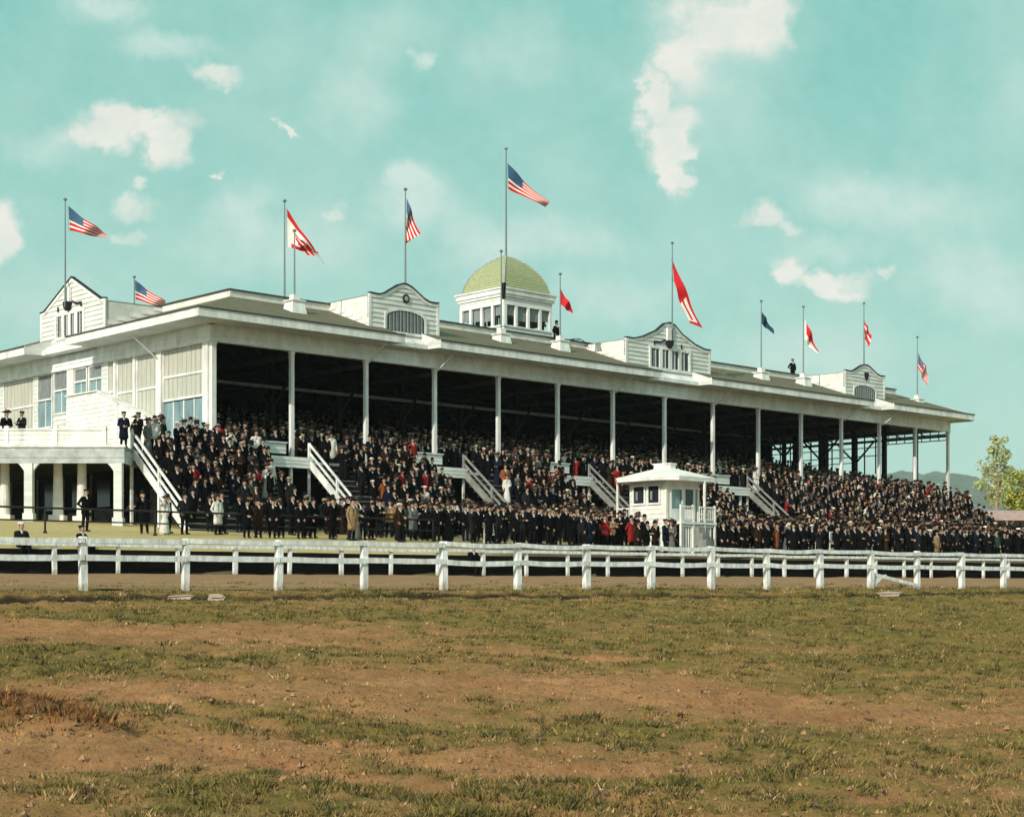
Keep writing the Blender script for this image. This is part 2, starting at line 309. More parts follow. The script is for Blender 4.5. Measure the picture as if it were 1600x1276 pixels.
def soil_mat(name, dirt, dirt2, grass, grass2, attr=True, rust=False):
    m = bpy.data.materials.new(name); m.use_nodes = True
    nt = m.node_tree; N = nt.nodes.new; Lk = nt.links.new; b = nt.nodes['Principled BSDF']
    b.inputs['Roughness'].default_value = .95; b.inputs['Specular IOR Level'].default_value = .1
    tc = N('ShaderNodeTexCoord')
    def nz(s, d=6, r=.65, st=None, rot=0.0):
        n = N('ShaderNodeTexNoise'); n.inputs['Scale'].default_value = s; n.inputs['Detail'].default_value = d; n.inputs['Roughness'].default_value = r
        if st:
            mp = N('ShaderNodeMapping'); mp.inputs['Scale'].default_value = st; mp.inputs['Rotation'].default_value = (0, 0, rot); Lk(tc.outputs['Object'], mp.inputs[0]); Lk(mp.outputs[0], n.inputs['Vector'])
        else: Lk(tc.outputs['Object'], n.inputs['Vector'])
        return n.outputs[0]
    def ramp(x, lo, hi):
        r = N('ShaderNodeMapRange'); Lk(x, r.inputs[0]); r.inputs[1].default_value = lo; r.inputs[2].default_value = hi; return r.outputs[0]
    def mx(f, a, c):
        n = N('ShaderNodeMix'); n.data_type = 'RGBA'; Lk(f, n.inputs[0])
        for i, x in ((6, a), (7, c)):
            if isinstance(x, tuple): n.inputs[i].default_value = (*x, 1)
            else: Lk(x, n.inputs[i])
        return n.outputs[2]
    dc = mx(ramp(nz(1.1, 6, .7), .35, .65), dirt, dirt2)
    dc = mx(ramp(nz(9, 5, .75), .5, .78), dc, tuple(x*.42 for x in dirt))
    dc = mx(ramp(nz(15, 5, .85, (1.6, .4, 1)), .53, .68), dc, tuple(x*.28 for x in dirt))
    dc = mx(ramp(nz(12, 5, .85, (1.5, .4, 1), .3), .57, .74), dc, (.50, .30, .15))
    gc = mx(ramp(nz(2.2, 6, .75), .32, .68), grass, grass2)
    gc = mx(ramp(nz(20, 4, .8), .54, .70), gc, tuple(x*.3 for x in grass2))
    gc = mx(ramp(nz(13, 4, .8), .58, .76), gc, (.24, .17, .075))
    if attr:
        at = N('ShaderNodeAttribute'); at.attribute_name = 'grass'
        fine = nz(14, 4, .7)
        ad = N('ShaderNodeMath'); ad.operation = 'MULTIPLY_ADD'; Lk(fine, ad.inputs[0]); ad.inputs[1].default_value = 1.3; Lk(at.outputs['Fac'], ad.inputs[2])
        c = mx(ramp(ad.outputs[0], .6, 1.75), dc, gc)
        a2 = N('ShaderNodeAttribute'); a2.attribute_name = 'damp_shade'
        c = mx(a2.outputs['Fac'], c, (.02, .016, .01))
        if rust:
            a3 = N('ShaderNodeAttribute'); a3.attribute_name = 'rust'; c = mx(a3.outputs['Fac'], c, (.20, .085, .03))
    else: c = mx(ramp(nz(.35, 5, .6), .4, .62), dc, gc)
    Lk(c, b.inputs['Base Color'])
    bp = N('ShaderNodeBump'); bp.inputs['Strength'].default_value = .8; bp.inputs['Distance'].default_value = .05
    Lk(nz(11, 6, .75), bp.inputs['Height']); Lk(bp.outputs[0], b.inputs['Normal'])
    return m
def build_ground():
    # far terrain, one polar sheet out to the horizon (kept below the detailed sheets)
    th = np.concatenate([np.linspace(-180, -32, 30)[:-1], np.linspace(-32, 32, 140), np.linspace(32, 180, 30)[1:]])
    rr = np.concatenate([[0.5], np.geomspace(4, 9000, 96)])
    T, Rr = np.meshgrid(np.radians(th), rr); X = Rr*np.sin(T); Y = Rr*np.cos(T)
    s = (X-TC.x)*TS.x+(Y-TC.y)*TS.y; q = (X-TC.x)*TQ.x+(Y-TC.y)*TQ.y
    Z = far_z(X, Y)+(fbm(X*.02, Y*.02)-.5)*.8*np.clip((Rr-150)/100, 0, 1)
    det = (np.abs(s-20) < 150) & (q < 120)
    low = np.where(q < 0, infield_z(s, q)-.6, np.where(q < 22, -.7, lawn_z(q)-.7))
    Z = np.where(det, np.minimum(Z, low), Z); Z = np.where((~det) & (Y < 40), -3.2, Z)
    g = grid_mesh('ground', X, Y, Z, soil_mat('far_field', (.20, .15, .09), (.14, .11, .06), (.085, .10, .03), (.12, .13, .045), False))
    g['kind'] = 'structure'
    # infield
    s = np.concatenate([np.arange(-60, -12, .8), np.arange(-12, 45, .11), np.arange(45, 170.1, .9)]); q = np.concatenate([np.arange(-44, -29, .6), np.arange(-29, -15, .07), np.arange(-15, .61, .11)])
    S, Q = np.meshgrid(s, q); X = TC.x+TS.x*S+TQ.x*Q; Y = TC.y+TS.y*S+TQ.y*Q
    gm = grass_mask(X, Y)
    Z = infield_z(S, Q)+(fbm(X*.35, Y*.35)-.5)*.14+(fbm(X*2.2, Y*2.2, 4)-.5)*.13+(np.abs(fbm(X*5.5, Y*5.5, 3)-.5))*.16-.02+gm*(fbm(X*1.4+5, Y*1.4, 3)-.3)*.09
    fade = np.clip(-Q/1.5, 0, 1); Z = infield_z(S, Q)+(Z-infield_z(S, Q))*np.maximum(fade, .12)
    rust = np.clip(blobs(X, Y, RUST)*1.3-.2+(fbm(X*3, Y*3)-.5), 0, 1)*np.clip(blobs(X, Y, RUST)*3, 0, 1); Z += rust*.2
    # drainage furrow along the fence, dark damp earth in it
    fq = -3.0+.35*np.sin(S*.21)+.5*(fbm(S*.4, Q*0+3, 3)-.5)
    d = np.abs(Q-fq); f = np.clip((1-d/.62)*2.2, 0, 1)*np.clip(.55+1.6*(fbm(S*.35+9, Q*0, 3)-.3), .25, 1)
    Z -= .12*np.clip(1-d/.5, 0, 1)**.7*(f > 0); Z += .07*np.clip(1-np.abs(Q-fq-.75)/.5, 0, 1)
    # cart ruts crossing the foreground
    for (x0, y0, x1, y1, w) in ((-4.2, 15.5, .4, 11.1, .2), (-2.9, 15.7, 1.5, 11.2, .2), (-8, 25.6, 3, 23.2, .2)):
        L = math.hypot(x1-x0, y1-y0); dd = np.abs((X-x0)*(y1-y0)-(Y-y0)*(x1-x0))/L+(fbm(X, Y, 2)-.5)*.3
        ok = np.exp(-np.clip(np.abs(Y-(y0+y1)/2)-abs(y1-y0)/2, 0, 9)**2); Z -= .07*np.exp(-(dd/w)**2)*ok; gm = gm*(1-.95*np.exp(-(dd/w/1.3)**2)*ok)
    o = grid_mesh('infield', X, Y, Z, soil_mat('infield_soil', (.44, .215, .095), (.30, .135, .055), (.205, .152, .036), (.125, .102, .025), True, True),
                  {'grass': gm, 'damp_shade': np.clip(f*1.6, 0, .95), 'rust': rust*.8}); o['kind'] = 'structure'
    infz = (s, q, Z)
    # racing track
    s2 = np.arange(-60, 170, .5); q2 = np.concatenate([np.arange(.4, 21.96, .35), [21.96]])
    S, Q = np.meshgrid(s2, q2); X = TC.x+TS.x*S+TQ.x*Q; Y = TC.y+TS.y*S+TQ.y*Q
    Z = -.114+.544*(Q/21.5)+(fbm(X*.8, Y*.8)-.5)*.12
    g2 = np.clip(np.clip(1.0-Q/5, 0, 1)*.9+(fbm(X*.9, Y*.9)-.5)*1.4-.05, 0, 1)
    o = grid_mesh('track', X, Y, Z, soil_mat('track_soil', (.38, .215, .12), (.29, .165, .085), (.19, .155, .05), (.14, .125, .035)), {'grass': g2, 'damp_shade': Q*0}); o['kind'] = 'structure'
    # lawn in front of the stand
    s3 = np.arange(-60, 170, .8); q3 = np.concatenate([np.arange(22.0, 45, .5), np.arange(45, 120, 3)])
    S, Q = np.meshgrid(s3, q3); X = TC.x+TS.x*S+TQ.x*Q; Y = TC.y+TS.y*S+TQ.y*Q
    Z = lawn_z(Q)+(fbm(X*.5, Y*.5)-.5)*.06
    o = grid_mesh('lawn', X, Y, Z, soil_mat('lawn_turf', (.58, .45, .24), (.46, .36, .18), (.50, .385, .145), (.40, .315, .11)), {'grass': np.clip(.35+(fbm(X*.5, Y*.5)-.4), 0, 1), 'damp_shade': np.clip((S-26)/6, 0, .8)*np.clip((28-Q)/2, 0, 1)}); o['kind'] = 'structure'  # front strip coloured dark, painting in the shadow and clutter round the crowd's feet
    return infz
INFZ = build_ground()

def build_grass():
    s, q, Z = INFZ
    n = 95000     # tufts tried; most of them near the camera, where single blades can be made out
    t = rng.random(n); Yd = 9.5*np.exp(t*math.log(62/9.5)); X = (rng.random(n)*2-1)*Yd*.40; Y = Yd
    S = (X-TC.x)*TS.x+(Y-TC.y)*TS.y; Q = (X-TC.x)*TQ.x+(Y-TC.y)*TQ.y
    gm = grass_mask(X, Y); tuft = fbm(X*2.6+70, Y*2.6, 3); rst = blobs(X, Y, RUST)
    pr = np.clip(gm-.15, 0, 1)*1.3*np.clip((tuft-.34)*5, .15, 1)+.16*np.clip((tuft-.42)*7, .2, 1)
    pr = np.where((Q > -4.8) & (Q < -1.2), np.maximum(pr, .6*np.clip((tuft-.42)*5, .1, 1)), pr)
    pr = np.where(Q > .3, .45*np.clip((tuft-.46)*7, .03, 1)*np.clip(1.2-Q/9, .1, 1), pr)
    pr = np.maximum(pr, np.clip(rst*1.4-.3, 0, .95))
    k = (rng.random(n) < pr) & (Q < 10)
    X, Y, S, Q, gm, tuft, rst = (a[k] for a in (X, Y, S, Q, gm, tuft, rst)); n = len(X)
    si = np.clip(np.searchsorted(s, S), 1, len(s)-1); qi = np.clip(np.searchsorted(q, Q), 1, len(q)-1)
    z = np.minimum(np.minimum(Z[qi, si], Z[qi-1, si-1]), np.minimum(Z[qi, si-1], Z[qi-1, si]))-.012
    z = np.where(Q > .45, -.114+.544*Q/21.5-.03, z)
    lush = np.clip(gm*1.3-.1, 0, 1)
    pal = np.array([[.175, .14, .035], [.125, .108, .028], [.24, .175, .05], [.04, .034, .014], [.075, .07, .02], [.32, .20, .07]])
    dry = np.array([[.42, .25, .11], [.27, .145, .065], [.11, .06, .028], [.50, .33, .18], [.21, .15, .05], [.045, .03, .018]])
    c0 = np.where((rng.random(n) < lush)[:, None], pal[rng.choice(6, n, p=[.28, .24, .16, .12, .14, .06])], dry[rng.choice(6, n, p=[.22, .22, .17, .10, .17, .12])])
    rc = np.array([[.30, .12, .03], [.15, .065, .022], [.06, .035, .015], [.36, .18, .06]])[rng.integers(0, 4, n)]
    c0 = np.where((rst > .25+.6*rng.random(n))[:, None], rc, c0)
    B = 13; m = n*B; rep = lambda a: np.repeat(a, B, axis=0)
    Hh = (.018+.042*rng.random(n)**2.4)*(.5+.6*lush)*(.6+.8*np.clip(tuft, 0, 1))*(1+1.6*rst)*(1+Y/70); Rd = (.02+.06*rng.random(n))*(1+Y/26)
    a = rng.random(m)*6.283; rad = np.sqrt(rng.random(m))*rep(Rd); bx = rep(X)+np.cos(a)*rad; by = rep(Y)+np.sin(a)*rad
    h = rep(Hh)*(.45+.75*rng.random(m)); w = (.0035+.004*rng.random(m))*(1+rep(Y)/18); a2 = rng.random(m)*6.283
    dx, dy = np.cos(a2)*w, np.sin(a2)*w; ln = h*(.3+.9*rng.random(m)); zz = rep(z)
    V = np.empty((m, 3, 3)); V[:, 0] = np.stack([bx-dx, by-dy, zz], -1); V[:, 1] = np.stack([bx+dx, by+dy, zz], -1)
    V[:, 2] = np.stack([bx+np.cos(a)*ln+rng.normal(0, .3, m)*h, by+np.sin(a)*ln, zz+h+.012], -1)
    me = bpy.data.meshes.new('grass'); me.vertices.add(3*m); me.vertices.foreach_set('co', V.ravel())
    me.loops.add(3*m); me.loops.foreach_set('vertex_index', np.arange(3*m)); me.polygons.add(m)
    me.polygons.foreach_set('loop_start', np.arange(0, 3*m, 3)); me.polygons.foreach_set('loop_total', np.full(m, 3))
    c = rep(c0)*(.6+.75*rng.random((m, 1)))
    at = me.attributes.new('tint', 'FLOAT_COLOR', 'FACE'); at.data.foreach_set('color', np.concatenate([c, np.ones((m, 1))], 1).ravel().astype(np.float32))
    me.materials.append(mat('grass_blades', (0, 0, 0), .8, .1, 1, attr='tint')); me.update()
    o = bpy.data.objects.new('grass', me); col.objects.link(o); print('grass', m)
    tag(o, 'short tufts of olive and rusty grass growing on the bare infield', 'grass', kind='stuff')
    # clods and small stones lying loose
    n = 17000; t = rng.random(n); Yd = 9.5*np.exp(t*math.log(40/9.5)); X = (rng.random(n)*2-1)*Yd*.4; Y = Yd
    S = (X-TC.x)*TS.x+(Y-TC.y)*TS.y; Q = (X-TC.x)*TQ.x+(Y-TC.y)*TQ.y; k = Q < -.3
    mb = MB()
    for x, y, ss, qq in zip(X[k], Y[k], S[k], Q[k]):
        si = np.clip(np.searchsorted(s, ss), 1, len(s)-1); qi = np.clip(np.searchsorted(q, qq), 1, len(q)-1); zz = Z[qi, si]
        r = .006+.03*rng.random()**4; pts = []
        for i in range(5): an = i*1.257+rng.random()*.6; rr = r*(.7+.6*rng.random()); pts.append((x+rr*math.cos(an), y+rr*math.sin(an), zz-.02))
        pts.append((x+r*.2, y, zz+r*(.25+.4*rng.random())))
        mb.add(pts, [(i, (i+1) % 5, 5) for i in range(5)], int(rng.choice(4, p=[.36, .40, .21, .03])))
    o = mb.build('clods', [mat('dry_clod', (.30, .165, .085), .95, .3, 9), mat('dark_clod', (.12, .075, .045), .95, .3, 9), mat('tan_clod', (.36, .20, .10), .95, .3, 9), mat('pale_straw', (.46, .32, .2), .95, .3, 9)])
    tag(o, 'small clods of earth and straw scattered over the infield', 'clods', kind='stuff')
build_grass()
# ------------------------------------------------------------------ the grandstand
GB = 2.6
stand = empty('grandstand', (GC.x, GC.y, GB), GA, 'long white wooden grandstand with shingled hip roof, dormers and domed cupola behind the crowd', 'grandstand')
L, D = 70.0, 27.6
SP = 5.0
ZF = 6.5                       # gallery floor
def roof_z(d): return 13.72+(d+2)*.350

def siding(mb, P, z0, z1, span, step=.27, lap=.055, m=0):
    z = z0
    while z < z1-.02:
        zt = min(z+step, z1); r = span(zt-.005)
        if r is not None and r[1]-r[0] > .06:
            a0, a1 = r
            mb.quad(P(a0, z, lap), P(a1, z, lap), P(a1, zt, .006), P(a0, zt, .006), m)
            mb.quad(P(a0, z, 0), P(a1, z, 0), P(a1, z, lap), P(a0, z, lap), m)
            for a in (a0, a1): mb.add([P(a, z, 0), P(a, z, lap), P(a, zt, .006)], [(0, 1, 2)], m)
        z = zt
FRONT = lambda v0: (lambda a, z, o: (a, v0-o, z))       # a = u, faces the track
LEFT = lambda u0: (lambda a, z, o: (u0-o, a, z))        # a = v, faces the camera side

# dormers: (u0, u1, kind)
DORM = [(10.0, 15.0, 'arch'), (30.9, 39.3, 'row'), (55.06, 60.2, 'arch')]
GAPS = [(11.1, 13.7), (32.4, 37.4), (56.2, 58.9)]
LGAP = (11.4, 16.3)
def build_roof():
    mb = MB(); ev = MB(); z0, z1 = roof_z(-2), roof_z(3.4)
    UE, UC = 70.4, 67.3
    cuts = [-2.0]+[x for g in GAPS for x in g]+[UE]
    def strip(P, a0, a1, t0, t1, d0, gap):
        mb.quad(P(a0, d0, roof_z(d0)), P(a1, d0, roof_z(d0)), P(t1, 3.4, z1), P(t0, 3.4, z1))
    PF = lambda a, d, z: (a, d, z)
    PL = lambda a, d, z: (d, a, z)
    segs = []
    for i in range(len(cuts)-1):
        gap = i % 2 == 1; a0, a1 = cuts[i], cuts[i+1]
        t0 = 3.4 if i == 0 else a0; t1 = UC if i == len(cuts)-2 else a1
        strip(PF, a0, a1, t0, t1, -.28 if gap else -2.0, gap)
        if not gap: segs.append((a0, a1))
    lc = [-2.0, LGAP[0], LGAP[1], D+2]; lsegs = []
    for i in range(3):
        gap = i == 1; a0, a1 = lc[i], lc[i+1]
        d0 = -.28 if gap else -2.0
        mb.quad(PL(a1, d0, roof_z(d0)), PL(a0, d0, roof_z(d0)), PL(3.4 if i == 0 else a0, 3.4, z1), PL(D-3.4 if i == 2 else a1, 3.4, z1))
        if not gap: lsegs.append((a0, a1))
    # right hip, back slope, flat deck
    mb.quad((UE, -2, z0), (UE, D+2, z0), (UC, D-3.4, z1), (UC, 3.4, z1))
    mb.quad((UE, D+2, z0), (-2, D+2, z0), (3.4, D-3.4, z1), (UC, D-3.4, z1))
    mb.quad((3.45, 3.45, z1-.1), (UC-.05, 3.45, z1-.1), (UC-.05, D-3.45, z1-.1), (3.45, D-3.45, z1-.1), 1)
    mb.build('roof', [M['shingle'], M['greybeam']], stand)
    # boxed eaves with fascia and gutter lip
    def eave(P, a0, a1, m0, m1):
        prof = [(-2, 13.31), (-2, roof_z(-2)-.01), (0, roof_z(0)-.01), (0, 13.36)]
        # mitre: at a mitred end the inner edge sits at the corner (a = d)
        s0 = [P(prof[i][0] if m0 else a0, prof[i][0], prof[i][1]) for i in range(4)]
        s1 = [P(a1-(prof[i][0]+2)*m1 if m1 else a1, prof[i][0], prof[i][1]) for i in range(4)]
        ev.add(s0+s1, [(0, 1, 2, 3), (7, 6, 5, 4), (0, 4, 5, 1), (1, 5, 6, 2), (2, 6, 7, 3), (3, 7, 4, 0)])
        f = [(-2.05, 13.28), (-2.05, roof_z(-2)+.03), (-1.96, roof_z(-2)+.055), (-2.0, 13.28)]
        s0 = [P(f[i][0] if m0 else a0-.01, f[i][0], f[i][1]) for i in range(4)]; s1 = [P(a1+.01, f[i][0], f[i][1]) for i in range(4)]
        ev.add(s0+s1, [(0, 1, 2, 3), (7, 6, 5, 4), (0, 4, 5, 1), (1, 5, 6, 2), (2, 6, 7, 3), (3, 7, 4, 0)], 1)
        lip = [(-2.11, roof_z(-2)-.02), (-2.11, roof_z(-2)+.05), (-2.055, roof_z(-2)+.05), (-2.055, roof_z(-2)-.02)]
        s0 = [P(lip[i][0] if m0 else a0-.01, lip[i][0], lip[i][1]) for i in range(4)]; s1 = [P(a1+.01, lip[i][0], lip[i][1]) for i in range(4)]
        ev.add(s0+s1, [(0, 1, 2, 3), (7, 6, 5, 4), (0, 4, 5, 1), (1, 5, 6, 2), (2, 6, 7, 3), (3, 7, 4, 0)], 2)
    for i, (a0, a1) in enumerate(segs): eave(PF, a0, a1, i == 0, 0)
    for i, (a0, a1) in enumerate(lsegs): eave(PL, a0, a1, i == 0, 0)
    # right end eave
    ev.prism([(70.05, -2, 13.2), (70.4, -2, 13.2), (70.4, -2, z0-.01), (70.05, -2, z0-.01)], (0, D+4, 0))
    # low skirts under the dormers where the main eave stops
    for a0, a1 in GAPS:
        ev.prism([(a0, -.95, 13.32), (a0, -.95, 13.56), (a0, -.3, 13.98), (a0, -.3, 13.32)], (a1-a0, 0, 0), 1)
    ev.prism([(-.95, LGAP[0], 13.32), (-.95, LGAP[0], 13.56), (-.3, LGAP[0], 13.98), (-.3, LGAP[0], 13.32)], (0, LGAP[1]-LGAP[0], 0), 1)
    ev.build('eaves', [M['siding'], M['white'], M['edge']], stand)
    # curb round the flat deck
    cb = MB(); h0, h1 = z1-.05, 15.93
    cb.box(3.3, UC, 3.3, 3.48, h0, h1); cb.box(3.3, 3.48, 3.5, D-3.4, h0, h1); cb.box(UC-.18, UC, 3.5, D-3.4, h0, h1); cb.box(3.3, UC, D-3.38, D-3.2, h0, h1)
    cb.box(3.2, UC+.1, 3.2, 3.58, h1+.002, h1+.07, 1); cb.box(3.2, 3.58, 3.6, D-3.4, h1+.002, h1+.07, 1)
    cb.build('roof_curb', [M['cream'], M['edge']], stand)
build_roof()

def build_frame():
    # entablature beams with three lapped boards
    b = MB(); b.box(.17, L-.2, -.1, .12, 12.5, 13.35)
    siding(b, FRONT(-.1), 12.5, 13.3, lambda z: (-.15, L), .235, .05)
    b.box(-.16, L, -.15, .15, 12.44, 12.5, 1)
    b.build('front_beam', [M['beam'], M['white']], stand)
    b = MB(); b.box(-.1, .12, .17, D, 12.5, 13.35)
    siding(b, LEFT(-.1), 12.5, 13.3, lambda z: (-.15, D), .235, .05)
    b.box(-.15, .15, .16, D, 12.44, 12.5, 1)
    b.build('end_beam', [M['beam'], M['white']], stand)
    b = MB(); b.box(L-.12, L+.02, .17, D, 12.5, 13.3); b.build('far_beam', M['siding'], stand)
    for n in range(15):
        c = MB(); u = SP*n
        w = .105 if n else .13
        u0 = min(max(u, .1), L-.2)
        c.box(u0-w, u0+w, -w, w, ZF-.15, 12.44); c.box(u0-w-.025, u0+w+.025, -w-.025, w+.025, 12.3, 12.43)
        o = c.build('column', M['white'], stand)
        if n in (2, 3, 6, 8, 11, 12):
            r = MB(); r.bar((u0, -.28, 12.3), (u0, -1.75, 13.19), .06, .06); r.build('bracket', M['white'], o)
    c = MB(); c.bar((-.26, 4.95, 12.1), (-1.75, 4.95, 13.19), .06, .06); c.build('bracket', M['white'], stand)
    # dark inside: ceiling, back wall, posts, tie beams
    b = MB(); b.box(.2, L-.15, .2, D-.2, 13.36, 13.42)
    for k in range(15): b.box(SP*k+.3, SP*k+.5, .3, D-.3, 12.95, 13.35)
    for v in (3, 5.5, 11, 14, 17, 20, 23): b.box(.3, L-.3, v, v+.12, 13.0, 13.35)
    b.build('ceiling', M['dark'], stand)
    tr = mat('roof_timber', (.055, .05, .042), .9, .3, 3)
    for k in range(1, 15):     # roof trusses: tie, king rods and struts over every column line
        b = MB(); u = SP*k
        b.box(u-.07, u+.07, .3, 17.9, 12.05, 12.25)
        for v in (2.2, 4.5, 6.8, 11.2, 13.5): b.bar((u, v, 12.2), (u, v+1.1, 12.94), .09, .09)
        b.bar((u, 9, 10.4), (u, 7.2, 12.1), .12, .12); b.bar((u, 9, 10.4), (u, 10.8, 12.1), .12, .12)
        b.build('roof_truss', tr, stand)
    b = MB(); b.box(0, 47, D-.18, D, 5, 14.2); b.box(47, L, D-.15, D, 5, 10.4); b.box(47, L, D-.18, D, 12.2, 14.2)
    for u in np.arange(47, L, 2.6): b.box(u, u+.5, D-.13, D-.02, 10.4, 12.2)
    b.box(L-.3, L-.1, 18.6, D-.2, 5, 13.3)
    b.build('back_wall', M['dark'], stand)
    for k in range(1, 15, 1):
        for v in (9.0, 18.0):
            c = MB(); c.box(SP*k-.14, SP*k+.14, v-.14, v+.14, 6, 13.3)
            c.build('inner_post', M['dark'], stand)
    b = MB(); b.box(.3, 44, 7.9, 8.08, 11.55, 11.72); b.build('tie_beam', M['greybeam'], stand)
    b = MB(); b.bar((44, 8, 11.63), (66, 15, 12.6), .12, .14); b.bar((44, 10, 11.0), (58, 22, 11.2), .1, .12); b.bar((44, 12, 11.5), (58, 24, 11.6), .1, .12); b.build('tie_beam', M['greybeam'], stand)
    # open far end: posts, rails, hanging lattice
    for v in (3.0, 6.0, 9.0, 12.0, 15.0, 18.3):
        c = MB(); w = .16 if v < 10 else .24; c.box(L-.2-w, L-.2+w, v-w, v+w, 6, 13.3); c.build('end_post', M['dark'], stand)
    b = MB()
    for z, v0, v1 in ((12.25, .2, 6), (11.75, .2, 6), (11.6, 6, 18.3), (10.9, 6, 18.3), (10.4, 9, 18.3)): b.box(L-.25, L-.15, v0, v1, z, z+.07)
    for v in np.arange(.8, 6, .8): b.box(L-.23, L-.17, v, v+.06, 11.82, 12.5)
    for v in np.arange(6.8, 18, 1.1): b.box(L-.23, L-.17, v, v+.1, 9.4, 12.6)
    b.build('end_lattice', M['dark'], stand)
build_frame()

def prof_span(prof):
    """prof: (a, z) left to right; returns z -> (a0, a1)"""
    k = max(range(len(prof)), key=lambda i: prof[i][1]); l, r = prof[:k+1], prof[k:]
    def inv(pts, z):
        for i in range(len(pts)-1):
            (a0, z0), (a1, z1) = pts[i], pts[i+1]
            if min(z0, z1) <= z <= max(z0, z1) and z0 != z1: return a0+(a1-a0)*(z-z0)/(z1-z0)
        return None
    zs = min(l[0][1], r[-1][1])
    def f(z):
        if z <= zs: return (l[0][0], r[-1][0])
        a, b = inv(l, z), inv(r, z)
        return None if a is None or b is None else (a, b)
    return f
def window_frame(mb, P, a0, a1, z0, z1, w=.14, n=1, out=.06, m=0, mull=.1):
    def bx(x0, x1, y0, y1):
        vs = [P(x, z, o) for o in (.0, out) for z in (y0, y1) for x in (x0, x1)]
        mb.add(vs, [(0, 1, 3, 2), (4, 6, 7, 5), (0, 4, 5, 1), (2, 3, 7, 6), (0, 2, 6, 4), (1, 5, 7, 3)], m)
    bx(a0-w, a1+w, z1, z1+w); bx(a0-w, a1+w, z0-w, z0); bx(a0-w, a0, z0, z1); bx(a1, a1+w, z0, z1)
    for i in range(1, n):
        a = a0+(a1-a0)*i/n; bx(a-mull/2, a+mull/2, z0, z1)
def dormer(a0, a1, prof, P, D3, kind, win, vent):
    """P maps (along, z, outwards) to the stand; D3 maps (along, z, inwards depth)"""
    mb = MB(); sp = prof_span(prof)
    poly = [P(a0, 13.6, -.02)]+[P(a, z, -.02) for a, z in prof]+[P(a1, 13.6, -.02)]
    ext = Vector(P(0, 0, -.16))-Vector(P(0, 0, -.02))
    mb.prism(poly, ext)
    siding(mb, lambda a, z, o: P(a, z, o), 13.5, max(z for a, z in prof), sp, .27, .055)
    zt = prof[0][1]-.12
    # cheek walls back to the deck curb, flat top
    for a, s in ((a0, -1), (a1, 1)):
        for z in np.arange(13.7, zt-.01, .27):
            z2 = min(z+.27, zt); d0 = max(.0, (z-13.72)/.35-2+.25)
            if d0 < 5.4:
                mb.quad(D3(a+s*.04, z, max(d0-.6, .02)), D3(a+s*.04, z, 5.6), D3(a+s*.004, z2, 5.6), D3(a+s*.004, z2, max(d0-.6, .02)), 1)
        mb.quad(D3(a, 13.6, .02), D3(a, 13.6, 5.6), D3(a, zt, 5.6), D3(a, zt, .02), 1)
    mb.quad(D3(a0-.04, zt, .1), D3(a1+.04, zt, .1), D3(a1+.04, zt+.03, 5.6), D3(a0-.04, zt+.03, 5.6), 2)
    mb.quad(D3(a0, 13.7, 5.6), D3(a1, 13.7, 5.6), D3(a1, zt, 5.6), D3(a0, zt, 5.6), 1)
    d = mb.build('dormer', [M['siding'], M['cream'], M['shingle']], stand)
    t = MB()
    for i in range(len(prof)-1):
        p0 = Vector(P(prof[i][0], prof[i][1]+.02, .0)); p1 = Vector(P(prof[i+1][0], prof[i+1][1]+.02, .0))
        dd = (p1-p0).normalized()*.03; t.bar(p0-dd, p1+dd, .26, .05, 1)
        p0 = Vector(P(prof[i][0], prof[i][1]-.12, .05)); p1 = Vector(P(prof[i+1][0], prof[i+1][1]-.12, .05)); t.bar(p0, p1, .05, .18, 0)
    for a, s in ((a0, 1), (a1, -1)): t.box(*sorted((P(a-s*.06, 0, 0)[0], P(a+s*.12, 0, .065)[0])), *sorted((P(a-s*.06, 0, 0)[1], P(a+s*.12, 0, .065)[1])), 13.75, prof[0][1]-.05, 0)
    t.build('trim', [M['white'], M['black']], d)
    w = MB(); x0, x1, z0, z1 = win
    PP = lambda a, z, o: P(a, z, o+.03)
    if kind == 'row':
        window_frame(w, PP, x0, x1, z0, z1, .17, 4, .09, 0, .3)
        n = 4; gw = (x1-x0)/4
        for i in range(4):
            g0, g1 = x0+gw*i+.1, x0+gw*(i+1)-.1
            w.quad(P(g0, z0, .06), P(g1, z0, .06), P(g1, z1, .06), P(g0, z1, .06), 1)
            w.quad(P(g0+gw*.1, z0+.05, .065), P(g0+gw*.4, z0+.05, .065), P(g0+gw*.4, z1-.1, .065), P(g0+gw*.1, z1-.1, .065), 2)
            mid = (g0+g1)/2; w.prism([P(mid-.02, z0, .066), P(mid+.02, z0, .066), P(mid+.02, z1, .066), P(mid-.02, z1, .066)], Vector(P(0, 0, .02))-Vector(P(0, 0, 0)), 0)
    else:
        xc, hw = (x0+x1)/2, (x1-x0)/2
        arc = [(xc-hw*math.cos(math.pi*i/12)*1.0, z0+(z1-z0)*(.62+.38*math.sin(math.pi*i/12))) for i in range(13)]
        w.add([P(x0, z0, .06)]+[P(a, z, .06) for a, z in arc]+[P(x1, z0, .06)], [tuple(range(15))], 1)
        top = lambda a: z0+(z1-z0)*(.62+.38*math.sqrt(max(0, 1-((a-xc)/hw)**2)))
        k = 11
        for i in range(k):
            a = x0+(x1-x0)*(i+.5)/k; wd = (x1-x0)/k*.32
            w.quad(P(a-wd, z0+.05, .065), P(a+wd*.3, z0+.05, .065), P(a+wd*.3, top(a)-.08, .065), P(a-wd, top(a)-.08, .065), 2)
        for i in range(1, k):
            a = x0+(x1-x0)*i/k
            w.prism([P(a-.022, z0, .068), P(a+.022, z0, .068), P(a+.022, top(a), .068), P(a-.022, top(a), .068)], Vector(P(0, 0, .02))-Vector(P(0, 0, 0)), 3)
        ring = [(x0, z0)]+arc+[(x1, z0)]
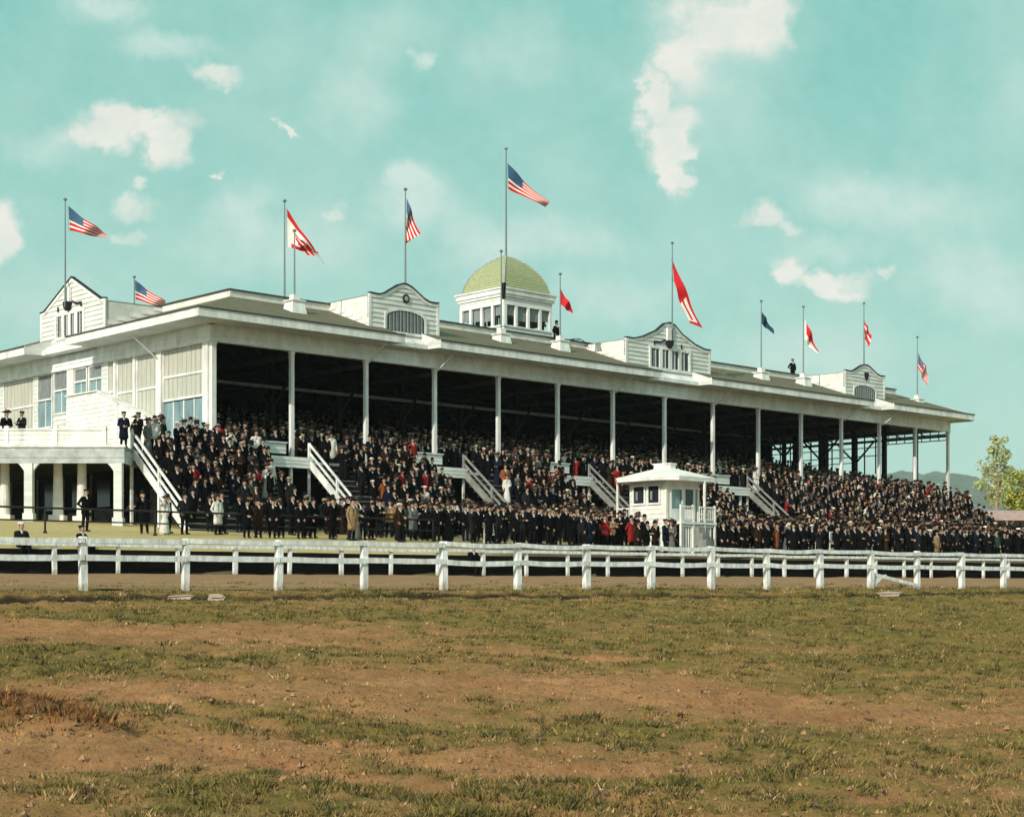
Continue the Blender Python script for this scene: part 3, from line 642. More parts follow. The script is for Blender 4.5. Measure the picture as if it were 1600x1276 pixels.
        for i in range(len(ring)-1):
            (p, q), (r, s) = ring[i], ring[i+1]; cxy = (xc, z0+.3)
            o1 = lambda a, z: (a+(a-xc)*.09, z+(z-z0-.25)*.17 if z > z0+.1 else z)
            pa, pb = o1(p, q), o1(r, s)
            w.prism([P(p, q, .05), P(r, s, .05), P(*pb, .05), P(*pa, .05)], Vector(P(0, 0, .06))-Vector(P(0, 0, 0)), 0)
        w.prism([P(x0-.2, z0-.13, .05), P(x1+.2, z0-.13, .05), P(x1+.2, z0, .05), P(x0-.2, z0, .05)], Vector(P(0, 0, .1))-Vector(P(0, 0, 0)), 0)
    w.build('window', [M['white'], M['darkglass'], M['curtain'], M['greybeam']], d)
    vt = MB()
    if vent[0] == 'round':
        pts = [P(vent[1]+.24*math.cos(i*.5236), vent[2]+.26*math.sin(i*.5236), .06) for i in range(12)]
        vt.prism(pts, Vector(P(0, 0, .05))-Vector(P(0, 0, 0)))
        pts = [P(vent[1]+.13*math.cos(i*.5236), vent[2]+.14*math.sin(i*.5236), .1) for i in range(12)]
        vt.prism(pts, Vector(P(0, 0, .04))-Vector(P(0, 0, 0)), 2)
    elif vent[0] == 'heart':
        pts = [P(vent[1]+x, vent[2]+z, .06) for x, z in ((-.26, .22), (-.22, -.1), (0, -.38), (.22, -.1), (.28, .22), (.1, .28), (0, .2), (-.12, .28))]
        vt.prism(pts, Vector(P(0, 0, .05))-Vector(P(0, 0, 0)))
    else:
        a, z = vent[1], vent[2]
        vt.prism([P(a-.2, z, .06), P(a+.2, z, .06), P(a+.2, z+.95, .06), P(a-.2, z+.95, .06)], Vector(P(0, 0, .16))-Vector(P(0, 0, 0)), 1)
        vt.prism([P(a-.26, z+.1, .06), P(a-.2, z-.2, .06), P(a, z-.42, .06), P(a+.22, z-.18, .06), P(a+.28, z+.12, .06)], Vector(P(0, 0, .3))-Vector(P(0, 0, 0)), 0)
        vt.prism([P(a-1.35, z-.14, .06), P(a-.75, z-.12, .06), P(a-.3, z+.1, .06), P(a-.3, z+.18, .06), P(a-.75, z+.0, .06), P(a-1.3, z-.02, .06)], Vector(P(0, 0, .06))-Vector(P(0, 0, 0)), 0)
        for x in (-1.4, 1.3): vt.prism([P(a+x, z-.3, .06), P(a+x+.1, z-.3, .06), P(a+x+.1, z-.02, .06), P(a+x, z-.02, .06)], Vector(P(0, 0, .05))-Vector(P(0, 0, 0)), 0)
    vt.build('vent' if vent[0] != 'crest' else 'pole_bracket', [M['black'], M['white'], M['greybeam']], d)
    return d
PFm = lambda a, z, o: (a, -.3-o, z)
DFm = lambda a, z, d: (a, -.3+d, z)
PLm = lambda a, z, o: (-.3-o, a, z)
DLm = lambda a, z, d: (-.3+d, a, z)
def ogee(a0, a1, zs, zp):
    W = a1-a0; T = ((0, 0), (.07, -.02), (.14, -.01), (.22, .16), (.32, .55), (.40, .85), (.47, 1.0), (.53, 1.0), (.60, .85), (.68, .55), (.78, .16), (.86, -.01), (.93, -.02), (1, 0))
    return [(a0+W*t, zs+(zp-zs)*h) for t, h in T]
def swept(a0, a1, zs, zp):
    W = a1-a0; T = ((0, 0), (.08, .0), (.2, .17), (.35, .54), (.44, .92), (.5, 1.0), (.56, .92), (.65, .54), (.8, .17), (.92, .0), (1, 0))
    return [(a0+W*t, zs+(zp-zs)*h) for t, h in T]
dormer(10.0, 15.0, ogee(10.0, 15.0, 16.15, 16.93), PFm, DFm, 'arch', (11.14, 13.94, 14.2, 15.42), ('round', 12.57, 16.12))
dormer(30.9, 39.3, swept(30.9, 39.3, 15.93, 17.32), PFm, DFm, 'row', (33.25, 37.05, 14.28, 15.48), ('crest', 34.95, 16.0))
dormer(55.06, 60.2, ogee(55.06, 60.2, 16.05, 16.68), PFm, DFm, 'arch', (56.13, 58.92, 13.98, 15.1), ('heart', 57.75, 15.85))
d1 = dormer(10.14, 17.6, [(10.14, 15.95), (10.6, 15.97), (13.87, 17.6), (17.14, 16.02), (17.6, 15.98)], PLm, DLm, 'row', (12.55, 15.6, 14.32, 15.52), ('crest', 14.1, 16.1))

def build_cupola():
    u0, u1, v0, v1 = 25.15, 29.5, 5.0, 9.2
    mb = MB(); zb, zs, zh, zt = 15.35, 16.72, 18.04, 18.75
    faces = [(lambda a, z, o: (a, v0-o, z), u0, u1, 0), (lambda a, z, o: (u0-o, a, z), v0, v1, 1), (lambda a, z, o: (a, v1+o, z), u0, u1, 0), (lambda a, z, o: (u1+o, a, z), v0, v1, 0)]
    for P, a0, a1, m in faces:
        mb.prism([P(a0, zb, 0), P(a1, zb, 0), P(a1, zs, 0), P(a0, zs, 0)], Vector(P(0, 0, -.1))-Vector(P(0, 0, 0)), m)
        siding(mb, P, zb, zs-.1, lambda z: (a0, a1), .25, .04, m)
        mb.prism([P(a0, zh, 0), P(a1, zh, 0), P(a1, zt, 0), P(a0, zt, 0)], Vector(P(0, 0, -.1))-Vector(P(0, 0, 0)), m)
        siding(mb, P, zh+.08, zt, lambda z: (a0, a1), .25, .04, m)
    mb.box(u0+.1, u1-.1, v0+.1, v1-.1, 15.95, 16.0, 2)
    c = mb.build('cupola', [M['siding'], M['cream'], M['dark']], stand)
    f = MB()
    for P, a0, a1, m in faces:
        n = 4
        for i in range(n+1):
            a = a0+(a1-a0)*i/n; w = .24 if i in (0, n) else .2
            a = min(max(a, a0+.12), a1-.12)
            f.prism([P(a-w/2, zs, .05), P(a+w/2, zs, .05), P(a+w/2, zh, .05), P(a-w/2, zh, .05)], Vector(P(0, 0, -.15))-Vector(P(0, 0, 0)), 0)
        f.prism([P(a0-.08, zs-.1, .1), P(a1+.08, zs-.1, .1), P(a1+.08, zs, .1), P(a0-.08, zs, .1)], Vector(P(0, 0, -.16))-Vector(P(0, 0, 0)), 0)
        f.prism([P(a0, zh, .06), P(a1, zh, .06), P(a1, zh+.08, .06), P(a0, zh+.08, .06)], Vector(P(0, 0, -.1))-Vector(P(0, 0, 0)), 0)
        # roller shades hung to uneven heights behind the sashes
        for i, h in enumerate((.5, .9, .75, .6)):
            b0, b1 = a0+(a1-a0)*(i+.14)/n, a0+(a1-a0)*(i+.86)/n
            f.quad(P(b0, zh-h*.7-.3, -.12), P(b1, zh-h*.7-.3, -.12), P(b1, zh, -.12), P(b0, zh, -.12), 1)
    f.build('window_frame', [M['white'], M['curtain']], c)
    k = MB(); o = .2
    k.box(u0-o, u1+o, v0-o, v1+o, 18.72, 19.02); k.box(u0-o-.08, u1+o+.08, v0-o-.08, v1+o+.08, 19.02, 19.12); k.box(u0-.12, u1+.12, v0-.12, v1+.12, 18.55, 18.72)
    k.build('cornice', M['white'], c)
    dm = MB(); uc, vc = (u0+u1)/2, (v0+v1)/2; hw, hv = (u1-u0)/2-.1, (v1-v0)/2-.1
    T = [(0, 1), (.1, .985), (.2, .95), (.3, .905), (.4, .85), (.5, .775), (.6, .685), (.7, .575), (.8, .445), (.88, .31), (.95, .17), (1, .03)]
    z0, z1 = 19.1, 21.7; N = 8
    rings = []; C_ = 15; tw = []
    for i in range(C_):      # lapped courses: each one steps out a little over the one below
        ta, tb = i/C_, (i+1)/C_
        wa, wb = (float(np.interp(x, [p for p, _ in T], [p for _, p in T])) for x in (ta, tb))
        tw += [(ta, wa+.016), (tb-.002, wb+.004)]
    T = tw
    for t, w in T:
        r = []
        for (sx, sy, ex, ey) in ((-1, -1, 1, -1), (1, -1, 1, 1), (1, 1, -1, 1), (-1, 1, -1, -1)):
            for i in range(N):
                k_ = i/N; bul = 1
                r.append((uc+(sx+(ex-sx)*k_)*hw*w*bul, vc+(sy+(ey-sy)*k_)*hv*w*bul, z0+(z1-z0)*t))
        rings.append(r)
    n = 4*N; vs = [p for r in rings for p in r]
    dm.add(vs, [(k_*n+i, k_*n+(i+1) % n, (k_+1)*n+(i+1) % n, (k_+1)*n+i) for k_ in range(len(T)-1) for i in range(n)]+[tuple(range((len(T)-1)*n, len(T)*n))])
    for j in range(4):
        for i in range(len(T)-1): dm.bar(rings[i][j*N], rings[i+1][j*N], .12, .07, 1)
    dm.build('dome', [M['dome'], M['greybeam']], c)
build_cupola()

# ---------------------------------------------------------------- end wall with blinds and windows
def build_end_wall():
    w = MB(); P = LEFT(0)
    # solid clapboard zones
    def slab(a0, a1, z0, z1, m=0, out=0, th=.12):
        w.box(-out, th, a0, a1, z0, z1, m)
        siding(w, LEFT(-out), z0, z1, lambda z: (a0, a1), .26, .035, m)
    w.box(-.13, .12, .14, .62, ZF-.1, 12.44, 2)
    for a0, a1 in ((4.62, 5.12), (7.3, 7.52), (9.38, 9.6)): w.box(-.14, .13, a0, a1, ZF, 12.44, 2)
    slab(10.45, 14.95, ZF, 10.75); slab(10.45, 10.95, 10.75, 12.44); slab(14.25, 14.95, 10.75, 12.44)
    slab(14.95, 16.72, ZF, 9.94); slab(16.72, 19.1, ZF, 9.24); slab(18.65, 19.1, 9.3, 12.44)
    slab(23.1, D, ZF, 12.44); slab(19.1, 23.1, ZF, 8.5)
    slab(.62, 4.62, ZF, 7.6); slab(5.12, 10.45, ZF, 8.0)
    w.box(-.1, .1, 14.2, 14.95, ZF, 12.44, 1)
    # enclosed stair against the wall, sloping top
    pts = [(-.5, 4.9, ZF), (-.5, 14.2, ZF), (-.5, 14.2, 10.75), (-.5, 10.6, 10.75), (-.5, 4.9, 8.75)]
    w.prism(pts, (.45, 0, 0), 1)
    siding(w, LEFT(-.5), ZF, 10.7, lambda z: (4.9 if z < 8.75 else 4.9+(z-8.75)/2.0*5.7, 14.2), .26, .035, 1)
    w.bar((-.3, 4.8, 8.80), (-.3, 10.65, 10.82), .6, .08, 2); w.box(-.6, 0, 10.65, 14.25, 10.79, 10.86, 2)
    w.box(-.58, -.48, 8.35, 8.5, ZF, 10.0, 2)
    w.build('end_wall', [M['siding'], M['cream'], M['white']], stand)
    def blind(a0, a1, z0, z1, rails, nb):
        b = MB(); n = nb; wd = (a1-a0)/n
        for i in range(n):
            x0, x1 = a0+wd*i, a0+wd*(i+1)-.03
            b.box(.04, .075, x0, x1, z0, z1, 0)
        b.box(.075, .1, a0, a1, z0, z1, 1)
        for z in rails: b.box(-.02, .04, a0, a1, z-.06, z+.06, 2)
        b.box(-.03, .05, a0-.02, a0+.08, z0, z1, 2); b.box(-.03, .05, a1-.08, a1+.02, z0, z1, 2)
        b.build('blind_panel', [M['blind'], M['seam'], M['white']], stand)
    blind(.64, 4.6, 9.72, 12.43, (9.78, 11.0), 9)
    blind(5.14, 7.28, 8.0, 12.43, (10.6,), 5); blind(7.54, 9.36, 8.0, 12.43, (10.6,), 4); blind(9.62, 10.43, 8.0, 12.43, (10.75,), 2)
    blind(19.12, 23.08, 8.5, 12.43, (10.75,), 9)
    g = MB(); g.box(.06, .1, .64, 4.6, 7.6, 9.66, 0)
    for a in (1.6, 2.6, 3.6): g.box(.0, .055, a-.05, a+.05, 7.6, 9.66, 1)
    g.box(.0, .055, .64, 4.6, 7.6, 7.75, 1); g.build('window', [M['glass'], M['white']], stand)
    for a0, a1, z0, z1, zm in ((11.0, 12.5, 10.9, 12.35, 11.65), (12.75, 14.2, 10.9, 12.35, 11.65), (14.97, 16.6, 10.05, 12.4, 11.35), (16.85, 18.62, 9.35, 12.4, 10.95)):
        g = MB(); g.box(.06, .1, a0+.06, a1-.06, z0, zm, 0)
        n = 4; wd = (a1-a0-.12)/n
        for i in range(n): g.box(.05, .08, a0+.06+wd*i, a0+.06+wd*(i+1)-.02, zm, z1, 1)
        g.box(-.04, .08, a0-.07, a0+.06, z0, z1, 2); g.box(-.04, .08, a1-.06, a1+.07, z0, z1, 2)
        g.box(-.05, .07, a0-.07, a1+.07, zm-.05, zm+.05, 2); g.box(-.07, .08, a0-.1, a1+.1, z0-.1, z0, 2); g.box(-.04, .08, a0-.07, a1+.07, z1, z1+.06, 2)
        g.box(.02, .058, (a0+a1)/2-.03, (a0+a1)/2+.03, z0, zm-.05, 2)
        g.build('window', [M['glass'], M['curtain'], M['white']], stand)
    # wall of the ground storey, under the gallery
    lw = MB(); lw.box(.05, .15, 0, D, GB-.3, ZF-.16, 0); siding(lw, LEFT(.05), GB-.2, 5.2, lambda z: (0, 6.0), .26, .035, 1)
    for a in (9.2, 12.2, 15.4, 18.6, 22): lw.box(-.0, .04, a, a+.25, GB, ZF-.2, 1)
    for a in (9.8, 12.8, 16): siding(lw, LEFT(.04), GB, 4.2, lambda z: (a, a+2.2), .26, .035, 1)
    for a in (10.2, 13.1, 16.4): lw.box(0, .045, a, a+1.4, 4.4, 5.9, 2)
    lw.build('lower_wall', [M['dark'], M['plank'], M['darkglass']], stand)
build_end_wall()

# ---------------------------------------------------------------- tiers, gallery front, stairs
FLIGHT = [(-5.2, 2.0), (5.3, 13.0), (16.2, 23.3), (26.6, 37.5), (42.3, 69.6)]
def flight_end(u):
    # where the descending flight meets the lawn
    for v in np.arange(-1.5, -9, -.1):
        x, y = G2W(u, v)
        if ZF-(-1.2-v)*.80 <= HL(x, y): return v
    return -7
def tier_z(v): return 6.3+.185*v
def build_tiers():
    t = MB(); k = 0; v = .35
    while v < D-1:
        z = ZF+.165*k; t.box(.3, L-.4, v, v+.895, z-.35, z, 0)
        t.box(.4, L-.5, v+.45, v+.75, z+.38, z+.42, 1); k += 1; v += .9
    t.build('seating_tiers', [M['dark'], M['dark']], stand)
    fl = MB(); fl.box(-5.2, L, -1.25, .34, ZF-.2, ZF, 0); fl.box(-5.2, L, -1.3, -1.25, ZF-.26, ZF+.02, 1)
    fl.build('gallery_floor', [M['plank'], M['white']], stand)
    uw = MB(); uw.box(.2, L, 2.4, 2.6, GB-.3, ZF-.36, 0)
    uw.box(L-.15, L, .2, D, GB-.5, 6.4, 0)
    uw.build('lower_front_wall', M['dark'], stand)
    ops = [(FLIGHT[i][1], FLIGHT[i+1][0]) for i in range(4)]
    for a0, a1 in ops:
        p = MB(); p.box(a0-.2, a1-.9, -.32, -.2, 6.95, 7.52, 0); siding(p, FRONT(-.32), 6.95, 7.5, lambda z: (a0-.2, a1-.9), .19, .03)
        p.box(a0-.25, a1-.85, -.42, -.14, 7.5, 7.56, 1)
        p.box(a0-.2, a1+.1, -1.38, -1.31, 6.15, 6.72, 0); siding(p, FRONT(-1.38), 6.15, 6.7, lambda z: (a0-.2, a1+.1), .19, .03)
        p.box(a0-.2, a0+.0, -1.37, -.3, 6.3, 6.7, 1)
        p.build('gallery_parapet', [M['siding'], M['white']], stand)
        for u in np.arange(a0+.2, a1+.1, 1.9):
            c = MB(); c.box(u-.07, u+.07, -1.25, -1.11, GB-.2, ZF-.2); c.build('gallery_post', M['siding'], stand)
    for i, (a0, a1) in enumerate(FLIGHT):
        nb = 1 if i < 3 else (2 if i == 3 else 4)
        s = MB()
        cuts = np.linspace(a0, a1, nb+1)
        ends = []
        for j in range(nb):
            b0, b1 = cuts[j], cuts[j+1]; ve = flight_end((b0+b1)/2)-.1; ends.append(ve); n = max(3, int(round((-1.25-ve)/.36)))
            dv = (-1.25-ve)/n
            for k in range(n):
                v1 = -1.25-dv*k; z = ZF-(k+.6)*dv*.80
                s.box(b0, b1, v1-dv+.002, v1, z-.42, z, 0); s.box(b0-.01, b1+.01 if j == nb-1 else b1, v1-dv-.03, v1, z, z+.045, 1)
        st = s.build('stair', [M['dark'], M['plank']], stand)
        h = MB(); ve = ends[0]; top = Vector((a0-.06, -1.25, ZF-.05)); bot = Vector((a0-.06, ve+.1, ZF-.05-(-1.35-ve)*.80))
        h.bar(top, bot, .08, .36, 0)
        up = Vector((0, 0, 1))
        for dz in (1.0, .55): h.bar(top+up*dz, bot+up*dz, .07, .11, 0)
        for f in (0, .5, .96): p = top.lerp(bot, f); h.box(p.x-.06, p.x+.06, p.y-.06, p.y+.06, p.z-.1, p.z+1.06, 0)
        h.box(top.x-.06, top.x+.06, top.y-.02, top.y+.1, GB-.3, ZF-.2, 1)
        if i == 0:
            p = top.lerp(bot, .5); h.box(p.x-.06, p.x+.06, p.y-.06, p.y+.06, GB, p.z-.1, 0)
        h.build('handrail', [M['white'] if i < 2 else M['plank'], M['siding']], st)
        if i == 4:
            h = MB(); bx = Vector((a1+.06, -1.25, ZF)); by = Vector((a1+.06, ends[-1]+.1, ZF-(-1.35-ends[-1])*.80))
            for dz in (1.0, .5): h.bar(bx+up*dz, by+up*dz, .06, .08, 0)
            h.build('handrail', M['plank'], st)
    FLIGHT_END = ends
build_tiers()
# ------------------------------------------------------------------ veranda beside the stand (square to the track entrance)
def build_veranda():
    YF, XR, XL = 75.2, -18.2, -42.0
    zb = HL(-22, YF)-.05
    r = empty('veranda', (XR, YF, zb), 0, 'white two level veranda with open arched arcade joining the left end of the grandstand', 'veranda')
    def build(mb, name, mats, parent=None):
        p = parent or r; mb.v = [(x-XR, y-YF, z) for x, y, z in mb.v]; return mb.build(name, mats, p)
    def back(x):  # the stand's end wall behind
        return GC.y-(x-GC.x)*(.725/.688)-.15
    d = MB(); pts = [(XL, YF, 6.35), (XR, YF, 6.35), (XR, back(XR), 6.35), (XL, back(XL), 6.35)]
    d.prism(pts, (0, 0, .2), 0); build(d, 'deck', M['plank'])
    f = MB(); f.box(XL, XR, YF-.12, YF-.02, 5.75, 6.5, 0); f.box(XL, XR+.05, YF-.2, YF+.02, 6.5, 6.62, 1); f.box(XL, XR, YF-.15, YF-.121, 6.02, 6.1, 0)
    f.box(XR-.1, XR, YF-.02, back(XR), 5.75, 6.34, 0)
    build(f, 'frieze', [M['friezegrey'], M['white']])
    p = MB(); x1 = -19.1
    for i in range(3): p.box(XL, x1, YF-.06, YF-.0, 6.64+i*.22, 6.84+i*.22, 0)
    p.box(XL, x1+.05, YF-.12, YF+.08, 7.3, 7.38, 1)
    for x in np.arange(x1-.05, XL, -2.3): p.box(x-.1, x+.1, YF-.1, YF+.1, 6.62, 7.5, 1)
    build(p, 'parapet', [M['white'], M['white']])
    for x in (-18.5, -22.7, -26.9, -31.1, -35.3):
        z0 = HL(x, YF)-.1
        c = MB(); c.box(x-.19, x+.19, YF-.18, YF+.2, z0, 5.75, 0); c.box(x-.25, x+.25, YF-.24, YF+.26, z0, z0+.45, 0)
        for s in (-1, 1):
            if x == -18.5 and s == 1: continue
            pr = [(x+s*.18, YF-.1, 5.75), (x+s*.5, YF-.1, 5.75), (x+s*.36, YF-.1, 5.6), (x+s*.23, YF-.1, 5.42), (x+s*.18, YF-.1, 5.2)]; c.prism(pr, (0, .2, 0), 0)
        build(c, 'pier', [M['siding']])
    for x, y in ((-20.65, 76.8), (-21.8, 76.8), (-24.35, 76.8), (-28.2, 76.8), (-31.5, 76.8)):
        z0 = HL(x, y)-.1
        c = MB(); c.tube((x, y, z0+.35), (x, y, 6.1), .26, .2, 12); c.box(x-.36, x+.36, y-.36, y+.36, z0, z0+.38); c.box(x-.3, x+.3, y-.3, y+.3, 6.1, 6.34)
        build(c, 'column', M['cream'])
    b = MB(); b.box(XL, XR, YF+2, YF+2.2, 6.1, 6.34); b.box(XL, XR, YF+4.5, YF+4.7, 6.1, 6.34); build(b, 'joist', M['dark'])
build_veranda()

# ------------------------------------------------------------------ fences and rails
def build_near_fence():
    x, y = T2W(0, 0); r = empty('rail_fence', (x, y, -.14), TA, 'near white wooden two rail fence with square posts along the infield edge', 'fence')
    S0 = 2.46; rs = random.Random(3)
    for n in range(-8, 26):
        s = S0*n; dx, dy = rs.uniform(-.035, .035), rs.uniform(-.03, .03); w = .078+rs.uniform(-.009, .009); h = 1.07+rs.uniform(-.02, .02)+.08*min(1, max(0, n/5))
        p = MB(); b = [(s-w, -w, -.5), (s+w, -w, -.5), (s+w, w, -.5), (s-w, w, -.5)]; t = [(q[0]+dx, q[1]+dy, h-.03) for q in b]
        t2 = [(s+dx+(q[0]-s-dx)*.85, dy+(q[1]-dy)*.85, h) for q in t]
        p.add(b+t+t2, [(0, 1, 5, 4), (1, 2, 6, 5), (2, 3, 7, 6), (3, 0, 4, 7), (4, 5, 9, 8), (5, 6, 10, 9), (6, 7, 11, 10), (7, 4, 8, 11), (8, 9, 10, 11)])
        p.build('post', M['fence'], r)
    for n in range(-8, 25):
        a, b = S0*n, S0*(n+1); g = .012
        sag = rs.uniform(.0, .045); up = .08*min(1, max(0, (n+.5)/5))
        def rail(z, h, y0, y1, over=0):
            mb = MB(); k = 6; vs = []
            j0, j1 = rs.uniform(-.018, .018), rs.uniform(-.018, .018); bow = rs.uniform(-.012, .012)
            for i in range(k+1):
                t = i/k; s = a+g+(b-a-2*g)*t; zz = z+j0*(1-t)+j1*t-sag*4*t*(1-t); yy = bow*4*t*(1-t)
                for yq, zq in ((y0, 0), (y1, 0), (y1, h), (y0, h)): vs.append((s, yq+yy, zz+zq+rs.uniform(-.004, .004)))
            fs = [(0, 1, 2, 3), (4*k+3, 4*k+2, 4*k+1, 4*k)]
            for i in range(k):
                for j in range(4): fs.append((4*i+j, 4*i+4+j, 4*i+4+(j+1) % 4, 4*i+(j+1) % 4))
            mb.add(vs, fs); mb.build('rail', M['fence'], r)
        rail(.945+up, .115, -.11, .09); rail(.555, .135, -.125, -.08)
    # broken board dropped between two posts
    x, y = T2W(S0*11+.1, -.02)
    b = MB(); b.bar((0, 0, .52), (2.3, -.06, .15), .035, .11); b.add([(-.05, .03, .20), (.75, .0, .46), (.72, .02, .52), (.2, .02, .47), (-.05, .04, .3)], [(0, 1, 2, 3, 4)])
    b.prism([(-.05, -.02, .15), (.25, -.02, .42), (.55, -.02, .49), (.5, -.02, .40), (.1, -.02, .14)], (0, .03, 0))
    o = b.build('broken_board', M['fence']); o.location = (x, y, -.14); o.rotation_euler = (0, 0, TA)
    tag(o, 'broken white board hanging slantwise below the middle rail of the near fence', 'board')
build_near_fence()
def build_far_fence():
    s0 = 8.31; x, y = T2W(s0, 21.5); r = empty('rail_fence', (x, y, .40), TA, 'far white single rail fence standing before the black plank bank', 'fence')
    rs = random.Random(5); S = 2.42
    for n in range(-12, 40):
        s = S*n; p = MB(); w = .07+rs.uniform(-.01, .01); dx = rs.uniform(-.03, .03)
        p.prism([(s-w, -w, 0), (s+w, -w, 0), (s+w+dx, -w, 1.38), (s-w+dx, -w, 1.38)], (0, 2*w, 0)); p.v = [(a, b, c+.1) for a, b, c in p.v]
        p.build('post', M['fence'], r)
    for n in range(-12, 39):
        p = MB(); z0, z1 = 1.49+rs.uniform(-.03, .03), 1.49+rs.uniform(-.03, .03); p.bar((S*n+.01, -.03, z0), (S*(n+1)-.01, -.03, z1), .2, .13); p.build('rail', M['fence'], r)
    x, y = T2W(0, 21.98); b = empty('plank_bank', (x, y, .35), TA, 'low black tarred plank bank holding up the lawn behind the far fence', 'retaining wall')
    p = MB()
    for k in range(5):
        sx = -60.0
        while sx < 168:
            w = rs.uniform(3, 5); p.box(sx, sx+w-.015, rs.uniform(-.03, 0), .06, .2+k*.225, .2+k*.225+.217); sx += w
    p.build('planks', M['tar'], b)
    # pipe railing
    q = 27.4; x, y = T2W(10.38, q); r = empty('pipe_railing', (x, y, HL(x, y)), TA, 'thin black iron pipe railing crossing the lawn before the crowd', 'railing')
    for n in range(-9, 5):
        z = HL(*T2W(10.38+4.72*n, q)); p = MB(); p.tube((4.72*n, 0, z-.1), (4.72*n, 0, z+1.02), .045); p.lathe([(.09, 0), (.09, .05), (.05, .1)], 8, (4.72*n, 0, z)); p.build('post', M['black'], r)
    p = MB(); z = HL(x, y); p.tube((-44, 0, z+1.0), (19, 0, z+1.0), .04); p.build('top_pipe', M['black'], r)
    p = MB(); p.tube((-44, 0, z+.5), (19, 0, z+.5), .03); p.build('lower_pipe', M['black'], r)
build_far_fence()

# ------------------------------------------------------------------ judges' kiosk
def build_kiosk():
    X0, Y0 = 7.75, 80.5; zl = HL(X0, Y0)-.2
    r = empty('kiosk', (X0, Y0, zl), GA, 'small white judges kiosk with broad hipped roof and porch rails on the lawn', 'kiosk')
    A, B = 2.6, 2.45; zf, zt = 3.25, 5.3
    w = MB()
    # body: faces a=0 side (lit) and b=0 side
    w.box(.0, .1, .0, B, zl, zt, 0); w.box(.1, A, B-.1, B, zl, zt, 0); w.box(A-.1, A, .0, B-.1, zl, zt, 0)
    w.box(.1, .2, .0, .1, zl, zt, 0); w.box(.1, A-.1, 0, .1, 4.98, zt, 0)
    siding(w, LEFT(0), zl+.2, zt-.1, lambda z: (0, B), .24, .03)
    w.box(.1, A-.1, .1, B-.1, zf-.1, zf, 1); w.box(.1, A-.1, 1.5, B-.1, zl, zf-.1, 1)
    for a in (.2, 1.24, 2.12, A-.14): w.box(a, a+.12, -.03, .1, zf, 4.98, 0)
    w.box(0, A, -.06, 0, 4.92, 5.02, 0)
    w.box(-.04, .12, -.05, .12, zl, zt, 0)
    w.build('wall', [M['cream'], M['dark']], r)
    # windows on the lit side
    for b0 in (.42, 1.42):
        g = MB(); window_frame(g, lambda a, z, o: (-.03-o, a, z), b0, b0+.7, 4.2, 5.05, .09, 1, .06, 0); g.quad((-.045, b0, 4.2), (-.045, b0+.7, 4.2), (-.045, b0+.7, 5.05), (-.045, b0, 5.05), 1)
        g.quad((-.05, b0+.45, 4.35), (-.05, b0+.6, 4.35), (-.05, b0+.6, 4.8), (-.05, b0+.45, 4.8), 2)
        g.build('window', [M['white'], M['darkglass'], M['curtain']], r)
    g = MB(); g.quad((.34, .04, 3.85), (1.26, .04, 3.85), (1.26, .04, 4.92), (.34, .04, 4.92), 1); window_frame(g, lambda a, z, o: (a, -.0-o, z), .4, 1.2, 3.9, 4.88, .08, 1, .05, 0); g.box(.32, 1.28, -.04, .1, zf, 3.82, 0); g.build('window', [M['white'], M['glass']], r)
    g = MB(); g.box(1.42, 2.13, .03, .06, zf, 4.92, 1); g.box(1.40, 1.5, 0, .08, zf, 4.92, 0); g.box(1.5, 2.1, .02, .028, 3.3, 3.9, 0); g.build('door', [M['white'], M['darkglass']], r)
    g = MB(); g.quad((2.26, .04, 3.3), (2.45, .04, 3.3), (2.45, .04, 4.92), (2.26, .04, 4.92), 1); g.box(2.22, 2.26, 0, .08, zf, 4.92, 0); g.build('window', [M['white'], M['glass']], r)
    # porches with balusters, steps
    def balus(mb, P, a0, a1, z0, z1):
        mb.bar(P(a0, z1), P(a1, z1), .08, .08); mb.bar(P(a0, z0+.1), P(a1, z0+.1), .06, .06)
        n = max(2, int(abs(a1-a0)/.14))
        for i in range(n+1): p = Vector(P(a0+(a1-a0)*i/n, z0)); mb.bar(p, p+Vector((0, 0, z1-z0)), .035, .035)
    p = MB(); p.box(.0, A+.2, -1.0, -.07, zf-.16, zf-.04, 0); p.box(0, A, B+.02, B+.95, zf-.16, zf-.04, 0)
    for a in (.06, 1.0, 1.9, A+.1): p.box(a-.05, a+.05, -.98, -.88, zl, zf+.82 if a != 1.9 else zt, 0)
    for a in (.06,): p.box(a-.05, a+.05, B+.85, B+.95, zl, zt, 0)
    p.build('porch', M['cream'], r)
    for P_, c0, c1 in ((lambda a, z: (a, -.93, z), .1, 1.0), (lambda a, z: (a, -.93, z), 1.5, A+.1), (lambda a, z: (.05, a, z), B+.1, B+.9)):
        b = MB(); balus(b, P_, c0, c1, zf, zf+.72); b.build('baluster_rail', M['white'], r)
    l = MB(); l.box(.2, A, -.86, -.82, zl, zf-.16, 0)
    for i in range(12): l.box(.3+i*.19, .36+i*.19, -.9, -.861, zl+.1, zf-.2, 1)
    l.box(.2, A, -.92, -.861, zf-.3, zf-.2, 1); l.build('skirt_lattice', [M['plank'], M['white']], r)
    s = MB()
    for i in range(4): s.box(1.05, 1.55, -1.25-.25*i, -1.0-.25*i, zl, zf-.3-.32*i)
    s.build('steps', M['plank'], r)
    rf = MB(); o = .86; e0 = [(-o, -o-.1), (A+o, -o-.1), (A+o, B+o), (-o, B+o)]; c = .75
    oct_ = [(-o+c, -o-.1), (A+o-c, -o-.1), (A+o, -o-.1+c), (A+o, B+o-c), (A+o-c, B+o), (-o+c, B+o), (-o, B+o-c), (-o, -o-.1+c)]
    t0, t1 = .95, A-.95; s0, s1 = .65, B-.65; cc = .15
